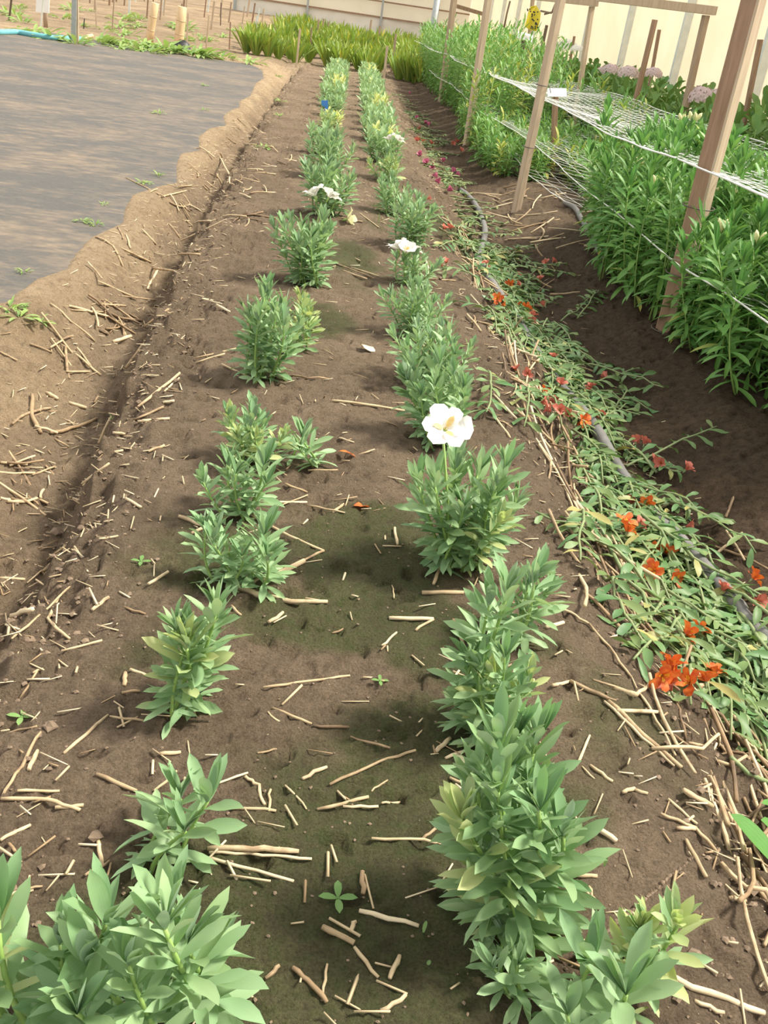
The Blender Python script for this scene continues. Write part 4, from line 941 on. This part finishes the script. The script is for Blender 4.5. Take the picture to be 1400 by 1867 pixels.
HL = [((116,1375),(196,1307),7,'straw_pale'),((198,1309),(262,1314),5),((0,1459),(40,1398),(73,1339),7),((54,1409),(68,1373),9,'straw_pale'),((175,1414),(248,1443),8),((280,1446),(323,1409),6),((291,1379),(327,1375),8,'straw_pale'),((32,1445),(107,1443),6),((0,1464),(86,1468),(148,1484),8),((382,1434),(450,1409),5,'straw_pale'),((271,1071),(307,1046),7,'straw_pale'),((168,1116),(198,1089),8,'straw_pale'),((21,1168),(75,1120),(128,1068),5),((107,1096),(86,1136),(125,1168),6),((111,1196),(186,1175),5),((225,1107),(264,1121),5,'straw_brown'),((236,1223),(279,1238),6),((227,1229),(227,1253),9),((222,1263),(254,1262),6,'straw_brown'),((34,1277),(68,1229),5),((7,1337),(66,1325),5),((75,1034),(110,1021),6),((327,944),(369,961),8,'straw_pale'),((350,976),(434,936),7),((437,933),(526,987),(589,1009),5),((403,667),(460,694),4),((300,716),(327,693),4,'straw_pale'),((356,666),(409,650),4),((85,1020),(160,970),5),((150,905),(200,870),5),((228,915),(258,930),6,'straw_pale'),((180,1000),(215,985),4),((60,1230),(80,1225),5),((357,665),(431,645),4),((252,755),(328,692),6),((244,767),(299,745),5),((251,775),(309,767),6,'straw_pale'),((210,835),(254,820),5),((206,795),(228,795),6,'straw_pale'),((296,734),(318,732),6,'straw_pale'),((368,547),(392,549),5,'straw_pale'),((395,560),(418,575),5,'straw_pale'),((270,825),(300,815),6),((175,1530),(187,1580),9),((155,1600),(200,1575),6),((10,1635),(62,1620),10,'straw_pale'),((48,1640),(55,1600),7,'straw_pale'),((0,1535),(55,1510),8,'straw_pale'),((15,1540),(30,1560),7,'straw_brown'),((20,1625),(80,1615),5),((100,1480),(150,1475),8)]
HF = [((127,560),(206,579),5,'straw_pale'),((130,566),(190,572),3),((180,523),(244,549),4),((174,433),(206,449),(225,480),4),((219,451),(276,481),5),((276,481),(328,486),4),((268,526),(289,488),5,'straw_pale'),((93,558),(130,590),(174,623),4),((92,793),(130,785),(175,768),7,'straw_brown'),((59,722),(58,758),(74,793),8,'straw_brown'),((24,775),(48,755),(93,747),6),((125,735),(157,745),7),((206,623),(239,615),7,'straw_pale'),((0,642),(32,663),4),((85,718),(105,730),7),((138,645),(183,685),5),((118,630),(125,690),6),((120,680),(165,678),4),((0,845),(50,850),5),((0,915),(40,920),6,'straw_pale'),((0,1055),(45,1057),6),((180,560),(230,560),4),((215,540),(290,545),3),((230,330),(300,370),3),((290,360),(340,345),3),((400,285),(420,320),3),((330,465),(410,440),3,'straw_pale'),((230,430),(238,455),4),((215,415),(225,438),3),((258,425),(285,445),4),((60,870),(100,850),4),((100,800),(125,815),4)]
HR = [((996,1147),(1027,1139),8,'straw_pale'),((1004,1106),(1040,1118),(1073,1140),5),((1073,1140),(1110,1185),(1150,1237),5),((1038,1251),(1107,1283),8),((1107,1283),(1170,1340),(1242,1403),9),((1100,1282),(1170,1345),(1230,1400),6,'straw_pale'),((1004,1256),(1041,1244),7,'straw_pale'),((1050,1398),(1074,1343),6,'straw_pale'),((1060,1397),(1083,1420),4),((1077,1397),(1115,1426),7),((1124,1299),(1202,1301),8,'straw_pale'),((1184,1250),(1157,1273),7),((1115,1264),(1157,1278),11),((1080,1240),(1167,1268),5),((1167,1268),(1195,1320),(1230,1383),5),((1201,1489),(1266,1513),(1305,1554),7),((1216,1460),(1269,1505),6),((1249,1531),(1284,1604),9),((1233,1516),(1266,1516),8,'straw_pale'),((1240,1450),(1293,1479),12),((1080,1508),(1124,1537),12,'straw_pale'),((1225,1346),(1278,1387),6,'straw_brown'),((1232,1286),(1240,1317),(1249,1354),5,'straw_brown'),((1329,1640),(1358,1645),9),((1254,1352),(1285,1365),6),((964,1767),(1009,1752),6,'straw_pale'),((1037,1598),(1090,1600),8),((1072,1618),(1082,1655),8),((1265,1825),(1320,1850),9,'straw_pale'),((1060,1630),(1100,1665),6),((1133,1448),(1155,1440),8),((1156,1442),(1180,1450),7),((900,720),(940,765),5,'straw_pale'),((905,765),(930,800),5),((870,745),(930,790),3),((1020,870),(1070,960),5,'straw_pale'),((1040,900),(1075,955),8,'straw_pale'),((775,475),(782,505),4,'straw_pale'),((780,512),(830,515),3)]
for L_, (lb, gr) in ((HB, LB), (HL, LL), (HF, LF), (HR, LR)):
    for e in L_:
        m_ = 'straw'
        if isinstance(e[-1], str): m_ = e[-1]; e = e[:-1]
        straw(e[:-1], e[-1], m_, lb, gr)
o = straw([(994, 1679), (1041, 1722), (1131, 1746), (1260, 1800), (1390, 1858)], 12, 'straw_pale', 'long pale runner lying from the big right plant to the lower right corner', None, 'long_runner')
o = straw([(1326, 1388), (1365, 1410), (1400, 1445), (1425, 1490)], 10, 'stem_dull', 'thick pale green stem end among the dry stems near the right edge', None, 'stalk_end')
# scattered individual pieces
def straw_var(seed, L, r):
    random.seed(seed); n = 5; mb = MB(); b1 = U(-.12, .12)*L; pts = [np.array([L*(i/(n-1)-.5), b1*math.sin(PI*i/(n-1)), r*.8+U(0, .004)]) for i in range(n)]
    tube(mb, pts, [r*U(.75, 1.05) for i in range(n)], 5)
    return mb
SV = []
for i, (L, r_) in enumerate([(.05, .004), (.07, .005), (.10, .0045), (.13, .005), (.16, .004), (.22, .0045), (.30, .0045)]):
    for mt in ('straw', 'straw_pale', 'straw_brown'): SV.append(straw_var(500+i, L, r_).mesh('straw_piece', [M[mt]]))
def place_straw(x, y, me, ang, lb, gr, name='straw_piece', s=1.0, cat='straw'):
    e = .04; gx = (gz(x+e, y)-gz(x-e, y))/(2*e); gy = (gz(x, y+e)-gz(x, y-e))/(2*e)
    n = Vector((-gx, -gy, 1)).normalized(); q = Vector((0, 0, 1)).rotation_difference(n) @ Quaternion((0, 0, 1), ang)
    o = link(name, me); o.matrix_world = Matrix.Translation((x, y, gz(x, y)+.003)) @ q.to_matrix().to_4x4() @ Matrix.Scale(s, 4); tag(o, lb, cat, gr)
random.seed(91)
for k in range(118):      # left furrow and shoulder
    y = 1.6+11*random.random()**1.5; s_ = .52*(1-math.exp(-max(0, y-1.8)/9)); x = -s_+random.gauss(-.78, .13) if k % 3 else -s_+random.gauss(-.55, .06)
    i = random.choice([0, 1, 2, 2, 3, 3, 4]); me = SV[i*3+random.choice([0, 0, 1, 2])]
    if k < 78:
        cl = [(215, 572), (330, 380), (392, 345), (425, 318), (350, 405), (215, 600), (440, 395), (455, 350), (120, 640), (40, 850), (500, 285), (480, 310), (60, 910)][k % 13]
        q_ = G(cl[0]+random.gauss(0, 20), cl[1]+random.gauss(0, 9)); x, y = q_[0], q_[1]
    place_straw(x, y, me, U(0, 3.14) if k % 3 else random.gauss(.5, .7), *((LF if x+s_ < -.66 else LL)), s=U(.8, 1.2)*(1+.02*y))
GD = ('long dry brown stem on the right shoulder of the bed', 'dry stems along the right shoulder')
for k in range(170):      # right shoulder: long dry stems running with the bed
    y = .75+6.2*random.random()**1.3; x = .86+random.gauss(0, .075)+(.05 if y < 1.6 else 0); i = random.choice([3, 4, 5, 5, 6, 6]); me = SV[i*3+random.choice([0, 0, 1, 2, 2])]
    place_straw(x, y, me, random.gauss(PI/2+.15, .32), *GD, name='dry_stalk', s=U(.8, 1.25))
# curled dry stems tangled at the lower right
GC = ('curled dry brown stem in the tangle at the lower right', 'curled dry stems at the lower right')
for k in range(56):
    random.seed(1200+k); y = U(.85, 1.75); x = 1.02+random.gauss(.03, .10); a = random.gauss(-1.2, .6); n = 10; L = U(.2, .5); r_ = U(.0025, .0048); pts = []; da = U(-.25, .25)
    lift = U(.004, .035); 
    for i in range(n):
        pts.append(np.array([x, y, gz(x, y)+r_+lift*math.sin(PI*i/(n-1))])); a += da+U(-.25, .25); x += math.cos(a)*L/n; y += math.sin(a)*L/n
    mb = MB(); tube(mb, pts, r_, 5); tag(mb.build('dry_stalk', [M[random.choice(['straw', 'straw_brown', 'straw_brown'])]]), GC[0], 'dry stem', GC[1])
GB2 = ('dry stalk on the bare soil gap of the netted bed', 'dry stalks on the bare soil gap')
for k in range(46):
    y = U(6.6, 9.4); place_straw(1.62+random.gauss(.05, .3), y, SV[random.choice([4, 5, 6])*3+random.choice([0, 1, 2])], U(0, 3.1), *GB2, name='dry_stalk', s=U(1.0, 1.7))
GH = ('dry pale stalk mixed into the heap of cut green stems', 'dry stalks in the furrow heap')
for k in range(90):
    y = U(1.7, 7.5); place_straw(1.08+random.gauss(.05, .14), y, SV[random.choice([3, 4, 5, 6])*3+random.choice([0, 0, 2])], random.gauss(1.7, .8), *GH, name='dry_stalk', s=U(.8, 1.5))
# fine litter nobody could count
def litter():
    random.seed(5); mb = MB()
    n = 5200; ys = .7+19*np.random.default_rng(1).random(n)**1.7; zone = np.random.default_rng(2).random(n); g = np.random.default_rng(3).normal(0, 1, n); uu = np.random.default_rng(4).random(n)
    s_ = .52*(1-np.exp(-np.clip(ys-1.8, 0, 99)/9.0))
    x = np.where(zone < .42, -s_-.72+g*.15, np.where(zone < .56, -s_-.52+g*.08, np.where(zone < .72, .86+g*.09, np.where(zone < .84, 1.12+g*.16, -.42+1.15*uu))))
    z = ground(x, ys)
    for i in range(n):
        a = U(0, 6.28); L = U(.006, .030)*(1+.03*ys[i]); wd = U(.0012, .003); d = np.array([math.cos(a)*L, math.sin(a)*L, U(-.004, .006)]); s = np.array([-math.sin(a)*wd, math.cos(a)*wd, 0]); c = np.array([x[i], ys[i], z[i]+.004]); h = np.array([0, 0, wd*.8])
        mb.add([c-d-s, c-d+s, c-d+h, c+d-s, c+d+s, c+d+h], [(0, 1, 4, 3), (1, 2, 5, 4), (2, 0, 3, 5), (0, 2, 1), (3, 4, 5)], random.choice([0, 0, 1, 2]))
    tag(mb.build('straw_litter', [M['straw'], M['straw_pale'], M['straw_brown']]), 'fine broken straw crumbs strewn over soil bed and furrows', 'litter', None, 'stuff')
litter()
def crumbs():
    random.seed(6); mb = MB(); R1 = np.random.default_rng(11); n = 5200
    ys = .65+8*R1.random(n)**1.6; zone = R1.random(n); g = R1.normal(0, 1, n); s_ = .52*(1-np.exp(-np.clip(ys-1.8, 0, 99)/9.0)); uu = R1.random(n)
    x = np.where(zone < .38, -s_-.55+g*.09, np.where(zone < .60, .86+g*.11, np.where(zone < .66, .60+g*.08, -.45+1.2*uu)))
    ys = np.where((zone >= .60) & (zone < .66), 1.0+g*.07, ys)
    z = ground(x, ys)
    for i in range(n):
        edge = zone[i] < .60
        r_ = (U(.002, .0075) if edge else U(.0012, .0038))*(U(1.3, 2.8) if random.random() < (.10 if edge else .03) else 1)
        c = np.array([x[i], ys[i], z[i]+r_*.3]); vs = [c+np.array(v)*r_*U(.65, 1.2) for v in ((1, 0, 0), (-1, 0, 0), (0, 1, 0), (0, -1, 0), (0, 0, .8), (0, 0, -.7), (.6, .6, .4), (-.6, .6, .4), (-.6, -.6, .4), (.6, -.6, .4))]
        mb.add(vs, [(4, 9, 6), (4, 6, 7), (4, 7, 8), (4, 8, 9), (0, 6, 9), (2, 7, 6), (1, 8, 7), (3, 9, 8), (0, 2, 6), (2, 1, 7), (1, 3, 8), (3, 0, 9), (5, 2, 0), (5, 1, 2), (5, 3, 1), (5, 0, 3)])
    tag(mb.build('soil_crumbs', [M['clay']], None, False), 'small dark soil crumbs on the crumbling bed shoulders', 'soil', None, 'stuff')
crumbs()

# ------------------------------------------------------------------ small things
def weed_mesh(seed, n=18, L=.07, W=.016):
    random.seed(seed); mb = MB()
    for k in range(n):
        az = U(0, 6.28); e = U(.05, 1.0); r_ = U(0, .05); leaf(mb, (math.cos(az)*r_, math.sin(az)*r_, .004), (math.cos(az)*math.cos(e), math.sin(az)*math.cos(e), math.sin(e)), (0, 0, 1), L*U(.6, 1.2), W*U(.7, 1.3), U(.2, .9), .3, 4, U(0, .3), 0, .9, U(-.5, .5))
    return mb.mesh('weed', [M['weed']])
WEED = [weed_mesh(i) for i in range(3)]
wl = [((14,562),60,'weed tuft on the soil just below the mat at the left frame edge'),((36,580),70,'wide grey-green weed on the tan slope at the left frame edge'),((72,588),40,'low weed at the foot of the wide grey-green weed'),((46,506),26,'small weed growing on the mat near its lower left corner'),((150,412),34,'grassy weed on the mat edge, left one of a touching pair'),((176,418),26,'grassy weed on the mat edge, right one of a touching pair'),((190,381),18,'tiny weed on the mat above the touching pair'),((268,342),32,'weed at the notch of the scalloped mat edge'),((290,327),24,'small weed just above the notch of the mat edge'),((208,760),20,'small green weed alone in the left furrow'),((480,270),34,'round weed in the far left furrow'),((508,212),20,'weed in the far left furrow beyond the round one'),((512,185),20,'far weed in the left furrow nearest the mat end'),((505,140),22,'weed by the soil heap at the mat end'),((290,212),24,'weed growing through the middle of the mat'),((372,205),16,'tiny weed on the mat before its scalloped edge'),((374,160),16,'far tiny weed on the mat'),((870,465),18,'small weed by the grey hose in the right furrow')]
for i, (p, w_, lb) in enumerate(wl):
    b = G(*p)
    if poly_sd(np.array([b[0]]), np.array([b[1]]), MAT_POLY)[0] < .02: b[2] = MAT_Z+.006
    o = link('weed', WEED[i % 3]); o.location = b; s = w_*depth(b)/F_PX/.15; o.scale = (s, s, s); o.rotation_euler.z = i*1.3; tag(o, lb, 'weed')
random.seed(95)
for i in range(26):
    px = U(0, 470); py = 63+px*.118+U(-10, 3); b = G(px, py); o = link('weed', WEED[i % 3]); o.location = b; s = U(3.0, 6.5); o.scale = (s, s, s*.9); tag(o, 'green weed tuft along the far edge of the mat', 'weed', 'weeds along the far mat edge')
for i in range(26):
    px = U(10, 480); py = 30+px*.118+U(-30, 10); b = G(px, max(py, 8)); o = link('weed', WEED[i % 3]); o.location = b; s = U(2.5, 6); o.scale = (s, s, s); tag(o, 'weed tuft in the sunlit back field among the stakes', 'weed', 'weeds of the back field')
def seedling(p, s, label):
    random.seed(int(p[0])); b = G(*p); mb = MB()
    for k in range(4): leaf(mb, (0, 0, .006), (math.cos(k*1.6), math.sin(k*1.6), .5), (0, 0, 1), .03*s, .012*s, .4, .2, 4)
    tube(mb, [(0, 0, -.005), (0, 0, .008)], .002, 5); o = mb.build('seedling', [M['weed']]); o.location = b; tag(o, label, 'seedling')
seedling((615, 1643), 1.0, 'tiny green seedling on the dark algae-covered soil between the rows')
seedling((40, 1312), .9, 'tiny seedling on the left shoulder of the bed'); seedling((692, 1246), .6, 'tiny seedling near the bed middle beside the right row'); seedling((257, 1028), .8, 'tiny seedling on the left of the rooted tan-runner plant')
for i, (x0, y0, x1, y1) in enumerate([(772, 1700, 778, 1672), (781, 1760, 784, 1745), (735, 545, 738, 520), (690, 410, 692, 385), (1102, 1580, 1108, 1555)]):
    b = G(x0, y0); t = at_y(x1, y1, b[1]); mb = MB(); leaf(mb, b-np.array([0, 0, .004]), t-b, (0, 1, 0), np.linalg.norm(t-b), .006, .1, .3, 5); tag(mb.build('grass_blade', [M['weed']]), ['thin grass blade on dark soil before the big right plant', 'short grass blade on dark soil near the bottom edge', 'grass blade beside the white cluster plant', 'grass blade beside the far yellow bloom', 'grass blade right of the big right plant'][i], 'grass')
def petal(p, L, W, mat, label, ang, name='petal'):
    random.seed(int(p[0]+p[1])); b = G(*p, .012); mb = MB(); leaf(mb, b, (math.cos(ang), math.sin(ang), .15), (0, 0, 1), L, W, .5, .3, 6, 0, 0, .7, .4, .2); tag(mb.build(name, [M[mat]]), label, 'petal')
petal((645, 922), .05, .028, 'orange', 'fallen orange petal on bare soil between the rows', .3); petal((618, 822), .055, .018, 'orange', 'fallen orange-yellow petal beside the small side plant', -.1)
petal((658, 628), .09, .045, 'straw_pale', 'curled pale dry leaf on the bed beside the right row', -.9, 'dry_leaf'); petal((870, 1402), .07, .022, 'cream', 'yellowed leaf at the left foot of the big right plant', 2.6, 'yellow_leaf')
petal((780, 1222), .06, .018, 'straw_brown', 'reddish brown dry leaf before the cream-budded plant', 0, 'dry_leaf')
p = G(632, 400, .02); o = link('fallen_flower', petal_flower('yellow_flower', .13, [M['cream'], M['throat'], M['stem']], 5, .6, 44)); o.location = p; o.rotation_euler = (.2, 1.2, 0); tag(o, 'yellowing cream flower lying on the bed between the rows', 'flower')
def blue_tag():
    b = G(592, 226); Y = b[1]; mb = MB(); P_ = [(592, 227), (598, 227), (598, 183), (586, 183), (586, 191), (589, 194), (592, 194)]
    fr = [at_y(a, c, Y) for a, c in P_]; bk = [q+np.array([0, .012, 0]) for q in fr]; n = len(fr)
    mb.add(fr+bk, [tuple(range(n)), tuple(range(2*n-1, n-1, -1))]+[(i, (i+1) % n, n+(i+1) % n, n+i) for i in range(n)])
    tag(mb.build('plant_tag', [M['blue']], None, False), 'bright blue plastic tag stuck in the left row beside pale yellow plants', 'tag')
blue_tag()
